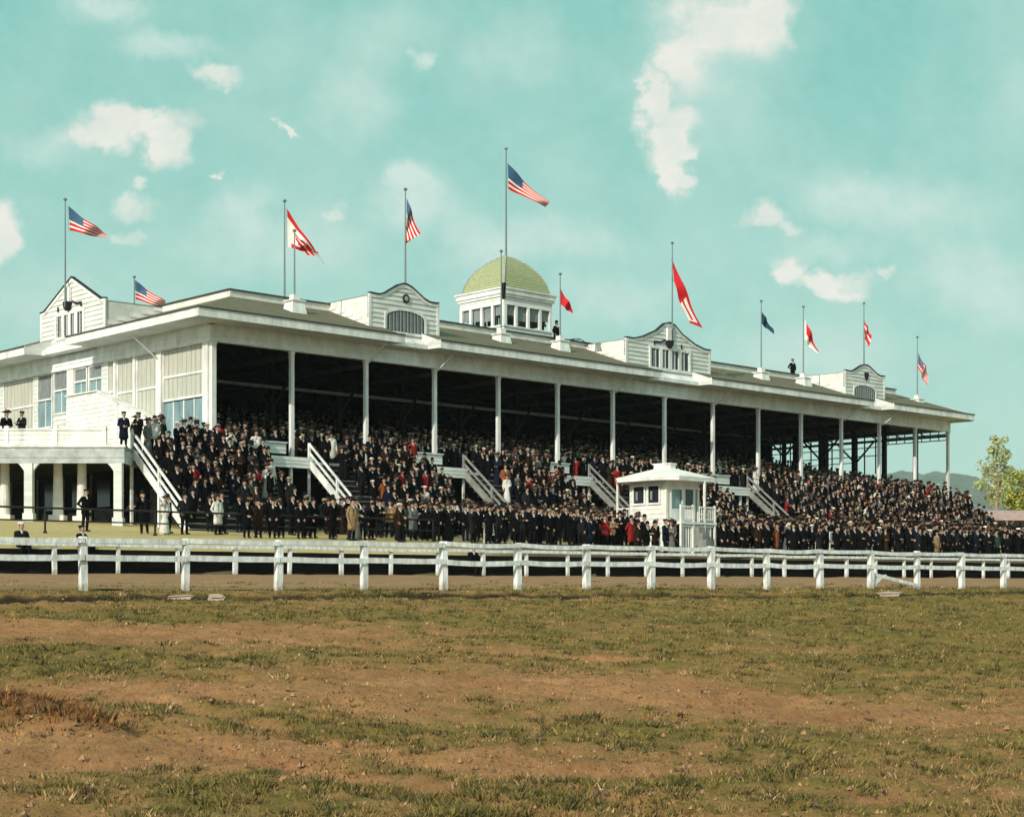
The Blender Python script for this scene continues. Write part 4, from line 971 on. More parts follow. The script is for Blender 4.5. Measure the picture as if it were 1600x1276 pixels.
    top = [(t0+cc, s0), (t1-cc, s0), (t1, s0+cc), (t1, s1-cc), (t1-cc, s1), (t0+cc, s1), (t0, s1-cc), (t0, s0+cc)]
    mid = [(.45*a+.55*b, .45*c_+.55*d) for (a, c_), (b, d) in zip(top, oct_)]
    vs = [(x, y, 5.50) for x, y in oct_]+[(x, y, 5.73) for x, y in mid]+[(x, y, 6.0) for x, y in top]
    fs = [(j*8+i, j*8+(i+1) % 8, j*8+8+(i+1) % 8, j*8+8+i) for j in range(2) for i in range(8)]
    rf.add(vs, fs, 0); rf.prism([(x, y, 5.28) for x, y in oct_], (0, 0, .115), 1); rf.prism([(x*1.01, y*1.01, 5.40) for x, y in oct_], (0, 0, .10), 0)
    ro = rf.build('roof', [M['cream'], M['white']], r)
    cp = MB(); cp.prism([(x, y, 5.97) for x, y in top], (0, 0, .24), 0); cx, cy = (t0+t1)/2, (s0+s1)/2
    cp.prism([(cx+(x-cx)*1.12, cy+(y-cy)*1.12, 6.212) for x, y in top], (0, 0, .06), 0); cp.build('roof_vent', M['white'], ro)
build_kiosk()

# small framed panels standing in the crowd
def panel(name, label, s, q, w, h, m, cat):
    x, y = T2W(s, q); z = HL(x, y); p = empty(name, (x, y, z), TA+R(-6), label, cat)
    b = MB(); b.box(-w/2, w/2, -.01, .01, z+.45, z+.45+h); b.build('board', m, p)
    f = MB(); f.box(-w/2-.04, -w/2, -.03, .03, z-.1, z+.5+h); f.box(w/2, w/2+.04, -.03, .03, z-.1, z+.5+h); f.box(-w/2, w/2, -.03, .03, z+.45+h, z+.5+h); f.box(-w/2, w/2, -.03, .03, z+.40, z+.45); f.build('frame', M['white'], p)
panel('notice_board', 'square grey panel in a white frame on posts left of the kiosk crowd', 32.0, 26.6, .6, .85, M['plank'], 'notice board')
panel('notice_board', 'grey framed panel right of the kiosk, left one of the pair', 54.6, 26.4, .95, .6, M['plank'], 'notice board')
panel('notice_board', 'grey framed panel right of the kiosk, right one of the pair', 56.9, 26.4, .95, .6, M['plank'], 'notice board')

# loose stone slabs at the furrow
def slab(name, label, s, q, pts, h, rz, m, cat):
    x, y = T2W(s, q); b = MB(); b.prism([(a, c, 0) for a, c in pts], (.03, .02, h)); b.add([(a*.9, c*.9, h+.02) for a, c in pts], [tuple(range(len(pts)))])
    o = b.build(name, m); o.location = (x, y, float(infield_z(s, q))+.0); o.rotation_euler = (.12, -.05, rz); tag(o, label, cat)
slab('stone_slab', 'pale flat stone slab lying across the furrow below the second fence post', 1.6, -3.1, [(-.14, -.35), (.1, -.4), (.17, -.1), (.13, .35), (-.1, .35), (-.16, .1)], .07, .3, M['stone'], 'slab')
slab('plank_end', 'weathered pale plank end beside the stone slab at the furrow', 1.0, -2.7, [(-.3, -.12), (.2, -.15), (.26, .1), (-.27, .14)], .05, .1, M['stone'], 'plank')
slab('stone_slab', 'pale stone lying on the grass edge under the middle of the near fence', 24.2, -3.0, [(-.35, -.2), (.2, -.25), (.45, .05), (.1, .3), (-.35, .2)], .07, .2, M['stone'], 'slab')

# ------------------------------------------------------------------ poles and flags
FP = [0]
def pole(loc, z0, z1, label, base='plinth', local=True, r=.06):
    x, y = G2W(*loc); e = empty('flagpole', (x, y, z0), GA, label, 'flagpole')
    p = MB(); p.tube((0, 0, z0), (0, 0, z1), r, r*.55, 8); p.build('shaft', M['pole'], e)
    f = MB(); f.lathe([(.02, z1), (.1, z1+.05), (.12, z1+.1), (.07, z1+.17), (.01, z1+.2)], 8); f.build('finial', M['pole'], e)
    if base == 'plinth':
        b = MB(); zb = z0-.35
        vs = [(sx*.55, sy*.55, zb) for sx, sy in ((-1, -1), (1, -1), (1, 1), (-1, 1))]+[(sx*.36, sy*.36, z0+.62) for sx, sy in ((-1, -1), (1, -1), (1, 1), (-1, 1))]
        b.add(vs, [(4, 5, 6, 7), (0, 1, 5, 4), (1, 2, 6, 5), (2, 3, 7, 6), (3, 0, 4, 7)]); b.box(-.44, .44, -.44, .44, z0+.622, z0+.70); b.box(-.2, .2, -.2, .2, z0+.702, z0+1.0); b.build('plinth', M['white'], e)
    return Vector((x, y, z1))
def flag(top, name, label, quad, kind, seed=0, cat='flag', rows=9):
    """quad: corners TL, BL, TR, BR as (metres along the wind, metres up) from the pole"""
    TL, BL, TR, BR = [Vector((a, b)) for a, b in quad]; rs = random.Random(seed); ph = rs.random()*6
    wind = Vector((.96, .28, 0)).normalized(); side = Vector((-wind.y, wind.x, 0))
    x, y, z = top; e = empty(name, (x, y, z+TL.y), 0, label, cat)
    ext = (TR-TL).length; hgt = (BL-TL).length
    def pt(s, t, off=0):
        a = TL.lerp(TR, s); b = BL.lerp(BR, s); p = a.lerp(b, t)
        belly = math.sin(s*6.5+t*2.2+ph)*.10*min(1, s*2.5)*min(ext, 2)+math.sin(s*13+t*4+ph*2)*.035*min(1, s*3)
        zz = p.y-.07*math.sin(math.pi*s)*ext*.35*(1-t*.4)+.03*math.sin(s*9+ph)
        w = wind*p.x+side*(belly+off); return (w.x, w.y, z+zz)
    cloth = MB()
    def cell(s0, s1, t0, t1, m): cloth.quad(pt(s0, t0), pt(s1, t0), pt(s1, t1), pt(s0, t1), m)
    ns = 26
    if kind == 'us':
        cs = 10; tb = [0]
        odd = rows//2; a_ = .64/(rows-odd); b_ = .36/odd
        for j in range(rows): tb.append(tb[-1]+(a_ if j % 2 == 0 else b_))
        for j in range(rows):
            for i in range(ns):
                m = 2 if (i < cs and j < (rows+1)//2) else (0 if j % 2 == 0 else 1)
                cell(i/ns, (i+1)/ns, tb[j], tb[j+1], m)
    else:
        for j in range(14):
            for i in range(ns):
                s, t = (i+.5)/ns, (j+.5)/14
                if kind == 'bordered': m = 3 if (abs(t-.50+(s-.45)*.5) < .06 and .25 < s < .75) else (0 if (t < .22 or abs(t-.72) < .08 and .3 < s < .8 or (t > .88 and s > .12)) else 1)
                elif kind == 'redfringe': m = 0 if s < .5 or t < .24 or (s < .9 and abs(t-.62) < .09) or s > .93 else 1
                elif kind == 'redstripe': m = 1 if abs(t-.42-.1*(s-.5)) < .09 else 0
                elif kind == 'redhoist': m = 1 if t > .62 or s < .12 or (s > .55 and t > .45 and t < .55) else 0
                elif kind == 'blue': m = 2
                elif kind == 'black': m = 3
                else: m = 0
                cell(i/ns, (i+1)/ns, j/14, (j+1)/14, m)
    mats = [M['red'], M['flagwhite'], M['dullblue'] if kind == 'blue' else M['blue'], M['black']]
    cloth.build('cloth', mats, e, smooth=True)
    if kind == 'us':
        st = MB()
        for j in range(6):
            for i in range(8):
                if (i+j*0) is None: continue
                s, t = (i+.65+.25*(j % 2))/8.6*(10/ns), (j+.6)/6.2*.56
                for off in (.012, -.012):
                    pts = []
                    for k in range(10):
                        a = math.pi/2+k*math.pi/5; rr = .027 if k % 2 == 0 else .011
                        pts.append(pt(max(0, s+rr*math.cos(a)/max(ext, .6)), t-rr*math.sin(a)/max(hgt, .6), off))
                    st.add(pts, [tuple(range(10))])
        st.build('stars', M['flagwhite'], e)
    if kind in ('us', 'bordered', 'redfringe', 'blue', 'redpennant'):
        h = MB(); h.tube(tuple(a+b for a, b in zip(pt(0, 0), (-.05, 0, .02))), tuple(a+b for a, b in zip(pt(0, 1), (-.05, 0, -.03))), .012, .012, 5); h.build('halyard', M['plank'], e)
def px(y, *c): return [(a*y/2499, -b*y/2499) for a, b in c]   # sizes measured in arc units at that distance
t = pole((-.62, 14.14), 15.9, 21.95, 'grey flagpole bracketed to the crested dormer over the end wall', None)
flag(t, 'flag', 'stars and stripes streaming from the pole above the left end dormer', px(91.5, (5, 8), (7, 46), (62, 47), (63, 53)), 'us', 1)
t = pole((7.0, 19.6), 15.6, 19.3, 'short flagpole rising behind the left end dormer', None)
flag(t, 'flag', 'stars and stripes flying low behind the roof of the left end dormer', px(100.5, (1, 2), (2, 32), (48, 34), (46, 45)), 'us', 2)
t = pole((7.21, 3.75), 15.9, 21.35, 'tall thin flagpole behind the roof curb near the front corner', None)
flag(t, 'flag', 'white flag with long red upper border drooping from the corner flagpole', px(89, (4, 10), (5, 70), (64, 92), (52, 74)), 'bordered', 3)
t = pole((6.05, 1.2), 14.72, 19.1, 'flagpole on white plinth nearest the front corner of the shingled roof')
flag(t, 'flag', 'narrow furled red and white flag hanging from the corner plinth pole', px(86.5, (1, 2), (2, 12), (34, 33), (20, 34)), 'redstripe', 4)
t = pole((12.75, -.1), 16.6, 22.25, 'flagpole on the peak of the arched window dormer left of the dome', None)
flag(t, 'flag', 'limp stars and stripes hanging from the dormer pole left of the dome', px(90, (2, 10), (2, 52), (24, 66), (-1, 84)), 'us', 5)
t = pole((27.33, 7.1), 21.6, 28.7, 'tallest flagpole rising from the top of the green dome', None, r=.075)
flag(t, 'flag', 'stars and stripes streaming from the tall pole over the green dome', px(105.5, (3, 20), (4, 60), (70, 78), (66, 84)), 'us', 6)
t = pole((21.37, 1.2), 14.57, 20.2, 'flagpole on white plinth standing before the dome corner')
flag(t, 'flag', 'tightly furled black flag on the pole before the dome corner', px(97, (1, 46), (1, 72), (8, 46), (7, 73)), 'black', 7)
t = pole((26.45, 1.2), 14.69, 19.5, 'flagpole on white plinth just right of the dome')
flag(t, 'pennant', 'plain red pennant flying from the pole just right of the dome', px(100.6, (1, 22), (1, 46), (22, 52), (20, 58)), 'redpennant', 8, 'pennant')
t = pole((35.31, -.42), 15.9, 22.5, 'flagpole bracketed to the swept gable of the middle dormer', None)
flag(t, 'flag', 'long drooping red and white flag on the middle dormer flagpole', px(105.6, (0, 24), (3, 58), (52, 128), (28, 122)), 'redfringe', 9)
t = pole((46.9, 1.2), 14.59, 20.3, 'flagpole on white plinth right of the middle dormer')
flag(t, 'flag', 'small dark blue flag on the plinth pole right of the middle dormer', px(114.6, (1, 14), (1, 33), (20, 40), (21, 49)), 'blue', 10)
t = pole((51.94, 1.2), 14.65, 20.5, 'flagpole on white plinth just left of the far dormer')
flag(t, 'flag', 'red and white swallow shaped flag on the pole left of the far dormer', px(118, (2, 16), (2, 48), (27, 66), (22, 70)), 'redhoist', 11)
t = pole((57.81, -.1), 16.6, 21.3, 'flagpole on the peak of the far arched window dormer', None)
flag(t, 'flag', 'limp red flag with a white stripe on the far dormer pole', px(121, (0, 24), (1, 45), (14, 48), (7, 66)), 'redstripe', 12)
t = pole((67.22, 1.2), 14.31, 19.9, 'flagpole on white plinth at the far right end of the roof')
flag(t, 'flag', 'small stars and stripes drooping at the far right end of the roof', px(128.6, (2, 24), (1, 47), (21, 57), (18, 73)), 'us', 13, rows=7)

def build_trellis():
    x, y = G2W(28.9, 3.0); e = empty('roof_ladder', (x, y, 15.1), GA, 'small arched iron ladder on the roof between the dome and red pennant', 'ladder')
    b = MB()
    for v in (0, .5):
        pts = [(1.0-1.25*math.cos(a), v, 14.95+1.15*math.sin(a)) for a in np.linspace(.0, 2.9, 12)]
        for p, q in zip(pts, pts[1:]): b.bar(p, q, .045, .045)
    b.build('rail', M['black'], e); r = MB()
    for a in np.linspace(.3, 2.7, 9): r.bar((1.0-1.25*math.cos(a), 0, 14.95+1.15*math.sin(a)), (1.0-1.25*math.cos(a), .5, 14.95+1.15*math.sin(a)), .035, .035)
    r.build('rungs', M['black'], e)
build_trellis()

# ------------------------------------------------------------------ far things: shed, trees, hills
def build_shed():
    x0, x1, y0 = 47.5, 92.0, 172.0; zb = 4.2
    r = empty('shed', ((x0+x1)/2, y0, zb), 0, 'long low shed with faded pink roof and open front right of the stand', 'shed')
    xc = (x0+x1)/2
    def B(mb, n, m): mb.v = [(a-xc, b-y0, c) for a, b, c in mb.v]; return mb.build(n, m, r)
    rf = MB(); rf.prism([(x0, y0-.8, 7.15), (x0, y0+3.2, 8.25), (x0, y0+7.5, 7.15), (x0, y0+7.5, 7.0), (x0, y0+3.2, 8.1), (x0, y0-.8, 7.0)], (x1-x0, 0, 0)); B(rf, 'roof', M['pinkroof'])
    w = MB(); w.box(x0+.3, x1-.3, y0+6.6, y0+6.8, zb-.5, 7.05); w.box(x0+.3, x0+.5, y0, y0+6.6, zb-.5, 7.05); w.box(x0+.5, x0+6, y0+.1, y0+.2, zb-.5, 6.4); B(w, 'wall', M['plank'])
    for x in np.arange(x0+.5, x1, 2.6):
        p = MB(); p.box(x-.1, x+.1, y0-.1, y0+.1, zb-.5, 7.02); p.bar((x, y0, 6.1), (x+.8, y0, 7.0), .1, .1); B(p, 'post', M['white'])
build_shed()

LEAF = {}
def leaf_mat(name, c): return mat(name, c, .75, .3, .8)
def tree(name, label, x, y, h, crown, n, leafm, barkm, seed, lean=0):
    rs = random.Random(seed); z = float(far_z(x, y))-.3
    r = empty(name, (x, y, z), 0, label, 'tree')
    t = MB(); top = Vector((lean, 0, z+h*.86)); p0 = Vector((0, 0, z)); k = 6; pts = [p0.lerp(top, i/k)+Vector((rs.uniform(-.15, .15), rs.uniform(-.15, .15), 0))*(i > 0) for i in range(k+1)]
    r0 = h*.017
    for i in range(k): t.tube(pts[i]-Vector((0, 0, .03)), pts[i+1], r0*(1-i/k*.8), r0*(1-(i+1)/k*.8), 7)
    lv = MB(); tips = []
    for (cx, cz, rx, rz) in crown:
        c = Vector((cx, rs.uniform(-.5, .5), z+cz)); j = min(k-1, max(1, int((cz/h)*k*.8))); t.tube(pts[j], c, r0*.35, r0*.12, 5)
        for b in range(6):
            d = Vector((rs.gauss(0, rx*.6), rs.gauss(0, rx*.6), rs.gauss(0, rz*.6))); t.tube(c.lerp(pts[j], .3), c+d, r0*.12, r0*.03, 4)
            tips.append((c+d, min(rx, rz)*.55))
        tips.append((c, min(rx, rz)*.7))
    for i in range(n):
        c, rad = rs.choice(tips)
        while True:
            d = Vector((rs.uniform(-1, 1), rs.uniform(-1, 1), rs.uniform(-1, 1)))
            if d.length < 1: break
        p = c+d*rad*1.25; s = rs.uniform(.10, .22)
        q = Quaternion(Vector((rs.gauss(0, 1), rs.gauss(0, 1), rs.gauss(0, 1))).normalized(), rs.uniform(0, 6.28))
        a, b = q @ Vector((s, 0, 0)), q @ Vector((0, s*.7, 0))
        lv.add([p-a, p+b, p+a, p-b], [(0, 1, 2, 3)], rs.randrange(3))
    t.build('trunk', barkm, r); lv.build('crown', leafm, r)
LY = [leaf_mat('leaf_a', (.40, .42, .06)), leaf_mat('leaf_b', (.26, .30, .05)), leaf_mat('leaf_c', (.52, .50, .10))]
LP = [leaf_mat('leaf_d', (.42, .46, .18)), leaf_mat('leaf_e', (.32, .37, .13)), leaf_mat('leaf_f', (.55, .55, .26))]
tree('slender_tree', 'slender pale tree with thin yellow green leaves standing alone right of the stand', 57.5, 190, 12.8, [(-.9, 8.3, 1.2, 1.0), (.8, 7.6, 1.1, .9), (-1.6, 6.9, .9, .8), (.2, 9.6, 1.3, 1.1), (-.4, 11, 1.1, .9), (.7, 10.6, .8, .8), (.3, 12, .7, .7), (-.2, 6.2, 1.2, .7), (1.4, 8.8, .8, .8)], 2600, LP, M['bark'], 2)
tree('leafy_tree', 'broad yellow green tree at the right edge behind the shed', 66.2, 205, 11.5, [(-2.2, 5.5, 1.8, 1.5), (-1.4, 7.8, 1.9, 1.5), (.6, 8.8, 2.0, 1.5), (2.2, 7.4, 2, 1.6), (.2, 6.2, 2.2, 1.6), (2.8, 5, 2, 1.5), (-.3, 4.3, 1.9, 1.2), (-3.0, 6.6, 1.1, 1), (1.3, 10.2, 1.2, .9), (-2.6, 3.8, 1.3, 1.0)], 14000, LY, M['darkbark'], 4)
tree('leafy_tree', 'second yellow green tree further right of the broad one behind the shed', 73, 212, 11.0, [(-2.2, 5.5, 1.8, 1.5), (-1.0, 7.8, 1.9, 1.5), (.6, 8.4, 2.0, 1.5), (2.2, 7.0, 2, 1.6), (.2, 6.2, 2.2, 1.6), (1, 4, 2, 1.4)], 7000, LY, M['darkbark'], 9)
def build_hills():
    th = np.radians(np.linspace(-40, 60, 900)); rr = np.linspace(3800, 7000, 60)
    T, Rr = np.meshgrid(th, rr); X = Rr*np.sin(T); Y = Rr*np.cos(T)
    a = np.degrees(T)
    ridge = np.interp(a, [-40, 0, 9, 11, 13.2, 15.2, 16.2, 17.2, 18.5, 22, 40, 60], [120, 130, 150, 165, 163, 158, 150, 128, 112, 100, 90, 90])
    ridge = ridge*1.92; t = np.clip((Rr-3800)/900, 0, 1); t = t*t*(3-2*t)
    Z = 22+(ridge-22)*t*(.86+.28*fbm(X*.002, Y*.002, 5))+(fbm(X*.02, Y*.02, 4)-.5)*40*t
    o = grid_mesh('hills', X, Y, Z, mat('wooded_hill', (.06, .085, .05), .95, .5, .02, .9, .08)); o['kind'] = 'structure'
build_hills()
# ------------------------------------------------------------------ people
PM = {}
PM['skin'] = mat('skin', (.40, .24, .16), .6, .1, 8)
PM['coat'] = mat('coat_cloth', (0, 0, 0), .95, .25, 5, .3, 40, objcol=True, spec=.04)
PM['trousers'] = mat('dark_trousers', (.009, .009, .010), .95, .25, 5, spec=.04)
PM['shoe'] = mat('shoe_leather', (.012, .01, .009), .4, .1, 5)
PM['shirt'] = mat('white_shirt', (.42, .40, .36), .8, .08, 8)
PM['hair'] = mat('dark_hair', (.025, .017, .012), .7, .2, 30)
PM['eye'] = mat('dark_eye', (.015, .012, .01), .3)
PM['lip'] = mat('lip', (.30, .13, .10), .6)
MATS = ['skin', 'coat', 'trousers', 'shoe', 'shirt', 'hair', 'eye', 'lip']
HATM = mat('hat_felt', (0, 0, 0), .8, .15, 8, objcol=True, spec=.15)
BAND = mat('hat_band', (.015, .014, .014), .7)

def capsule(p0, p1, r0, r1, n=10):
    p0, p1 = Vector(p0), Vector(p1); d = p1-p0; L_ = max(d.length, 1e-4); d = d/L_
    u = Vector((0, 0, 1)) if abs(d.z) < .9 else Vector((1, 0, 0)); x = d.cross(u).normalized(); y = d.cross(x)
    rings = [(p0, r0, a) for a in (-75, -45, -15)]+[(p1, r1, a) for a in (15, 45, 75)]
    vs = [tuple(p0-d*r0)]
    for p, r, a in rings:
        c, s = math.cos(R(a))*r, math.sin(R(a))*r
        for i in range(n): t = 2*math.pi*i/n; vs.append(tuple(p+d*s+(x*math.cos(t)+y*math.sin(t))*c))
    vs.append(tuple(p1+d*r1)); m = len(rings); fs = [(0, 1+(i+1) % n, 1+i) for i in range(n)]
    for k in range(m-1): fs += [(1+k*n+i, 1+k*n+(i+1) % n, 1+(k+1)*n+(i+1) % n, 1+(k+1)*n+i) for i in range(n)]
    e = len(vs)-1; fs += [(e, 1+(m-1)*n+i, 1+(m-1)*n+(i+1) % n) for i in range(n)]
    return vs, fs
def figure(pose, woman=False, seated=False, turn=0.0, coat='long', stout=1.0):
    """list of tapered limbs (p0, p1, r0, r1, material) for one standing or seated person facing -y"""
    C = []
    def c(p0, p1, r0, r1, m): C.append((Vector(p0), Vector(p1), r0, r1, m))
    def both(f):
        for s in (-1, 1): f(s)
    dz = -.40 if seated else 0.0; k = stout
    hz = .93+dz
    # trunk
    for s in (-.075, .075):
        c((s, .0, hz+.03), (s*1.1, -.005, 1.14+dz), .125*k, .118*k, 'coat'); c((s*1.1, -.005, 1.14+dz), (s*1.35, .0, 1.33+dz), .118*k, .112, 'coat')
    both(lambda s: c((s*.08, .0, 1.40+dz), (s*.175, .0, 1.385+dz), .075, .07, 'coat'))
    c((0, -.082*k, 1.37+dz), (0, -.06, 1.43+dz), .034, .036, 'shirt'); c((0, .0, 1.42+dz), (0, -.01, 1.46+dz), .062, .06, 'shirt')
    c((0, .0, 1.44+dz), (0, -.015, 1.55+dz), .052, .052, 'skin')
    # head, turned a little
    hd = Vector((0, -.02, 1.60+dz)); ct, st = math.cos(turn), math.sin(turn)
    def H(x, y, z): return hd+Vector((x*ct-y*st, x*st+y*ct, z))
    def h(p0, p1, r0, r1, m): c(H(*p0), H(*p1), r0, r1, m)
    h((0, .012, .03), (0, .005, .055), .092, .088, 'hair'); h((0, -.02, .0), (0, -.018, .05), .078, .08, 'skin'); h((0, -.035, -.07), (0, -.03, -.02), .048, .07, 'skin')
    h((0, -.098, .022), (0, -.116, -.012), .010, .016, 'skin'); both(lambda s: h((s*.03, -.094, .02), (s*.036, -.092, .02), .010, .009, 'eye'))
    h((-.02, -.09, -.052), (.02, -.09, -.052), .009, .009, 'lip'); both(lambda s: h((s*.086, .005, -.01), (s*.088, .008, .022), .018, .02, 'skin'))
    if woman: h((0, .07, -.02), (0, .08, .03), .06, .065, 'hair')
    elif stout > 1.1: h((-.03, -.098, -.035), (.03, -.098, -.035), .012, .012, 'hair')
    # legs / skirt
    if seated:
        if woman:
            c((0, -.05, .55), (0, -.42, .54), .20, .19, 'coat'); c((0, -.42, .50), (0, -.44, .08), .18, .24, 'coat')
        else:
            both(lambda s: c((s*.09, -.02, .55), (s*.12, -.42, .53), .105, .08, 'trousers')); both(lambda s: c((s*.12, -.42, .52), (s*.12, -.40, .10), .075, .055, 'trousers'))
            both(lambda s: c((s*.12, -.39, .05), (s*.14, -.57, .035), .045, .038, 'shoe'))
    elif woman:
        c((0, 0, .98), (0, .01, .62), .13, .19, 'coat'); c((0, .01, .62), (0, .02, .17), .19, .27, 'coat'); both(lambda s: c((s*.1, -.2, .04), (s*.1, -.27, .035), .035, .03, 'shoe'))
    else:
        both(lambda s: c((s*.085, .0, .90), (s*.10, -.02, .50), .10*k, .075, 'trousers')); both(lambda s: c((s*.10, -.02, .50), (s*.11, .02, .11), .074, .056, 'trousers'))
        both(lambda s: c((s*.11, .04, .05), (s*.135, -.15, .038), .046, .038, 'shoe'))
        if coat == 'long': c((0, .01, .95), (0, .02, .56), .15*k, .165*k, 'coat'); both(lambda s: c((s*.06, .0, .95), (s*.09, .0, .55), .12*k, .125*k, 'coat'))
        elif coat == 'short': both(lambda s: c((s*.06, .0, .95), (s*.08, .0, .80), .125*k, .125*k, 'coat'))
    # arms and hands
    def arm(s, el, wr, fd=None):
        sh = Vector((s*.19, 0, 1.375+dz)); el = Vector((s*el[0], el[1], el[2]+dz)); wr = Vector((s*wr[0], wr[1], wr[2]+dz))
        c(sh, el, .068, .054, 'coat'); c(el, wr, .054, .042, 'coat')
        d = (Vector((s*fd[0], fd[1], fd[2])) if fd else (wr-el)).normalized()
        u = d.cross(Vector((0, 1, .2))).normalized(); n_ = d.cross(u).normalized()
        pk = wr+d*.085; c(wr+d*.01, pk, .030, .034, 'skin')
        for j, ln in enumerate((.060, .072, .068, .052)):
            b = pk+u*(.018*(1.5-j)*1.35)+d*.018; m1 = b+d*ln*.6+n_*.012; c(b, m1, .0098, .009, 'skin'); c(m1, m1+d*ln*.35+n_*.022, .009, .008, 'skin')
        b = wr+d*.035+u*.030; m1 = b+d*.035+u*.028; c(b, m1, .012, .0105, 'skin'); c(m1, m1+d*.03+n_*.01, .0105, .009, 'skin')
    P = {'down': ((.265, .03, 1.10), (.265, -.05, .86)), 'pocket': ((.29, .05, 1.11), (.21, -.07, .93)), 'crossed': ((.27, -.06, 1.12), (-.02, -.235, 1.16)),
         'glass': ((.29, -.17, 1.27), (.07, -.21, 1.52)), 'akimbo': ((.36, .04, 1.13), (.21, -.03, 1.0)), 'raised': ((.33, -.1, 1.55), (.24, -.14, 1.78)),
         'fold': ((.26, .0, 1.10), (.10, -.22, 1.03)), 'back': ((.27, .10, 1.12), (.10, .17, .98)), 'shade': ((.30, -.16, 1.42), (.13, -.17, 1.60)), 'lap': ((.25, -.1, 1.12), (.10, -.32, 1.03))}
    FD = {'pocket': (-.6, -.3, -.8), 'glass': (-.6, .2, .7), 'akimbo': (-.8, -.1, -.6), 'shade': (-.8, .1, .5), 'raised': (-.1, -.1, 1)}
    for s, nm in ((-1, pose[0]), (1, pose[1])):
        el, wr = P[nm]; arm(s, el, wr, FD.get(nm))
    return C, hd, turn
def grow(C, voxel, target):
    """one continuous skin over all limbs, then each face takes the material of the limb it lies on"""
    vs, fs = [], []
    for p0, p1, r0, r1, m in C:
        v, f = capsule(p0, p1, r0, r1); o = len(vs); vs += v; fs += [tuple(o+i for i in q) for q in f]
    me = bpy.data.meshes.new('body_src'); me.from_pydata(vs, [], fs); ob = bpy.data.objects.new('body_src', me); col.objects.link(ob)
    rm = ob.modifiers.new('remesh', 'REMESH'); rm.mode = 'VOXEL'; rm.voxel_size = voxel
    sm = ob.modifiers.new('smooth', 'SMOOTH'); sm.iterations = 2; sm.factor = .4
    dc = ob.modifiers.new('dec', 'DECIMATE'); dg = bpy.context.evaluated_depsgraph_get(); dg.update()
    n = max(1, len(C)); rough = 1.9/(voxel*voxel); dc.ratio = min(1, target/(2*rough)*1.0)
    dg = bpy.context.evaluated_depsgraph_get(); ev = ob.evaluated_get(dg); out = bpy.data.meshes.new_from_object(ev)
    nf = len(out.polygons)
    cc = np.empty(nf*3); out.polygons.foreach_get('center', cc); cc = cc.reshape(-1, 3)
    best = np.full(nf, 1e9); mi = np.zeros(nf, int)
    for p0, p1, r0, r1, m in C:
        a = np.array(p0); d = np.array(p1)-a; t = np.clip(((cc-a) @ d)/max(d @ d, 1e-9), 0, 1); ds = np.linalg.norm(cc-(a+t[:, None]*d), axis=1)-(r0+(r1-r0)*t)
        if m in ('eye', 'lip'): ds = ds-.004
        k = ds < best; best[k] = ds[k]; mi[k] = MATS.index(m)
    bpy.data.objects.remove(ob); bpy.data.meshes.remove(me)
    out.materials.clear()
    for m in MATS: out.materials.append(PM[m])
    out.polygons.foreach_set('material_index', mi); out.polygons.foreach_set('use_smooth', np.ones(nf, bool)); out.update()
    return out, mi
def hat_mesh(kind):
    mb = MB(); n = 12
    if kind == 'bowler': mb.lathe([(.098, .0), (.145, .012), (.150, .026), (.105, .018), (.103, .03), (.102, .06)], n, sx=.92); mb.lathe([(.102, .06), (.099, .10), (.08, .135), (.04, .152), (.005, .155)], n, sx=.92)
    elif kind == 'cap': mb.lathe([(.10, -.005), (.118, .03), (.125, .052), (.10, .07), (.04, .078), (.005, .08)], n, (0, .01, 0)); mb.prism([(-.07, -.09, .0), (.07, -.09, .0), (.045, -.155, -.01), (-.045, -.155, -.01)], (0, 0, .016))
    elif kind == 'boater': mb.lathe([(.098, 0), (.165, .004), (.166, .016), (.103, .018), (.102, .03)], n); mb.lathe([(.1025, .02), (.1025, .05)], n, m=1); mb.lathe([(.1, .05), (.099, .085), (.095, .09), (.01, .091)], n)
    elif kind == 'fedora': mb.lathe([(.098, 0), (.158, .02), (.16, .028), (.106, .02), (.103, .04)], n, sx=.9); mb.lathe([(.103, .03), (.096, .09), (.078, .115), (.055, .10), (.005, .092)], n, sx=.85)
    elif kind == 'lady':
        mb.lathe([(.09, 0), (.22, .03), (.24, .05), (.2, .06), (.12, .05)], 14, sy=.9); mb.lathe([(.125, .045), (.13, .09), (.10, .13), (.01, .14)], n)
        for i in range(5): a = i*.5-.6; mb.lathe([(.01, -.02), (.045, .01), (.035, .05), (.005, .06)], 7, (.12*math.cos(a), -.10*math.sin(a), .09), 1)
        mb.tube((.1, .05, .1), (-.05, .16, .27), .03, .01, 6, 0)
    me_o = mb.build('hat', [HATM, BAND], None, True); return me_o
COATS = {'black': (.005, .005, .006), 'charcoal': (.014, .014, .015), 'navy': (.008, .011, .024), 'brown': (.026, .014, .008), 'grey': (.13, .13, .13), 'red': (.26, .02, .02), 'tan': (.27, .18, .09), 'white': (.62, .60, .54), 'rust': (.22, .07, .025), 'green': (.03, .06, .045)}
CW = [('black', 62), ('charcoal', 14), ('navy', 7), ('brown', 7), ('grey', 1.6), ('red', 1.8), ('tan', 1.8), ('white', 2.0), ('rust', 1.6), ('green', 1.0)]
HATC = {'bowler': (.007, .006, .006), 'cap': (.02, .017, .015), 'boater': (.62, .54, .36), 'fedora': (.035, .025, .017), 'lady': (.08, .055, .045), 'white cap': (.78, .76, .70)}
VAR = []   # (pose, woman, seated, turn, coat, stout)
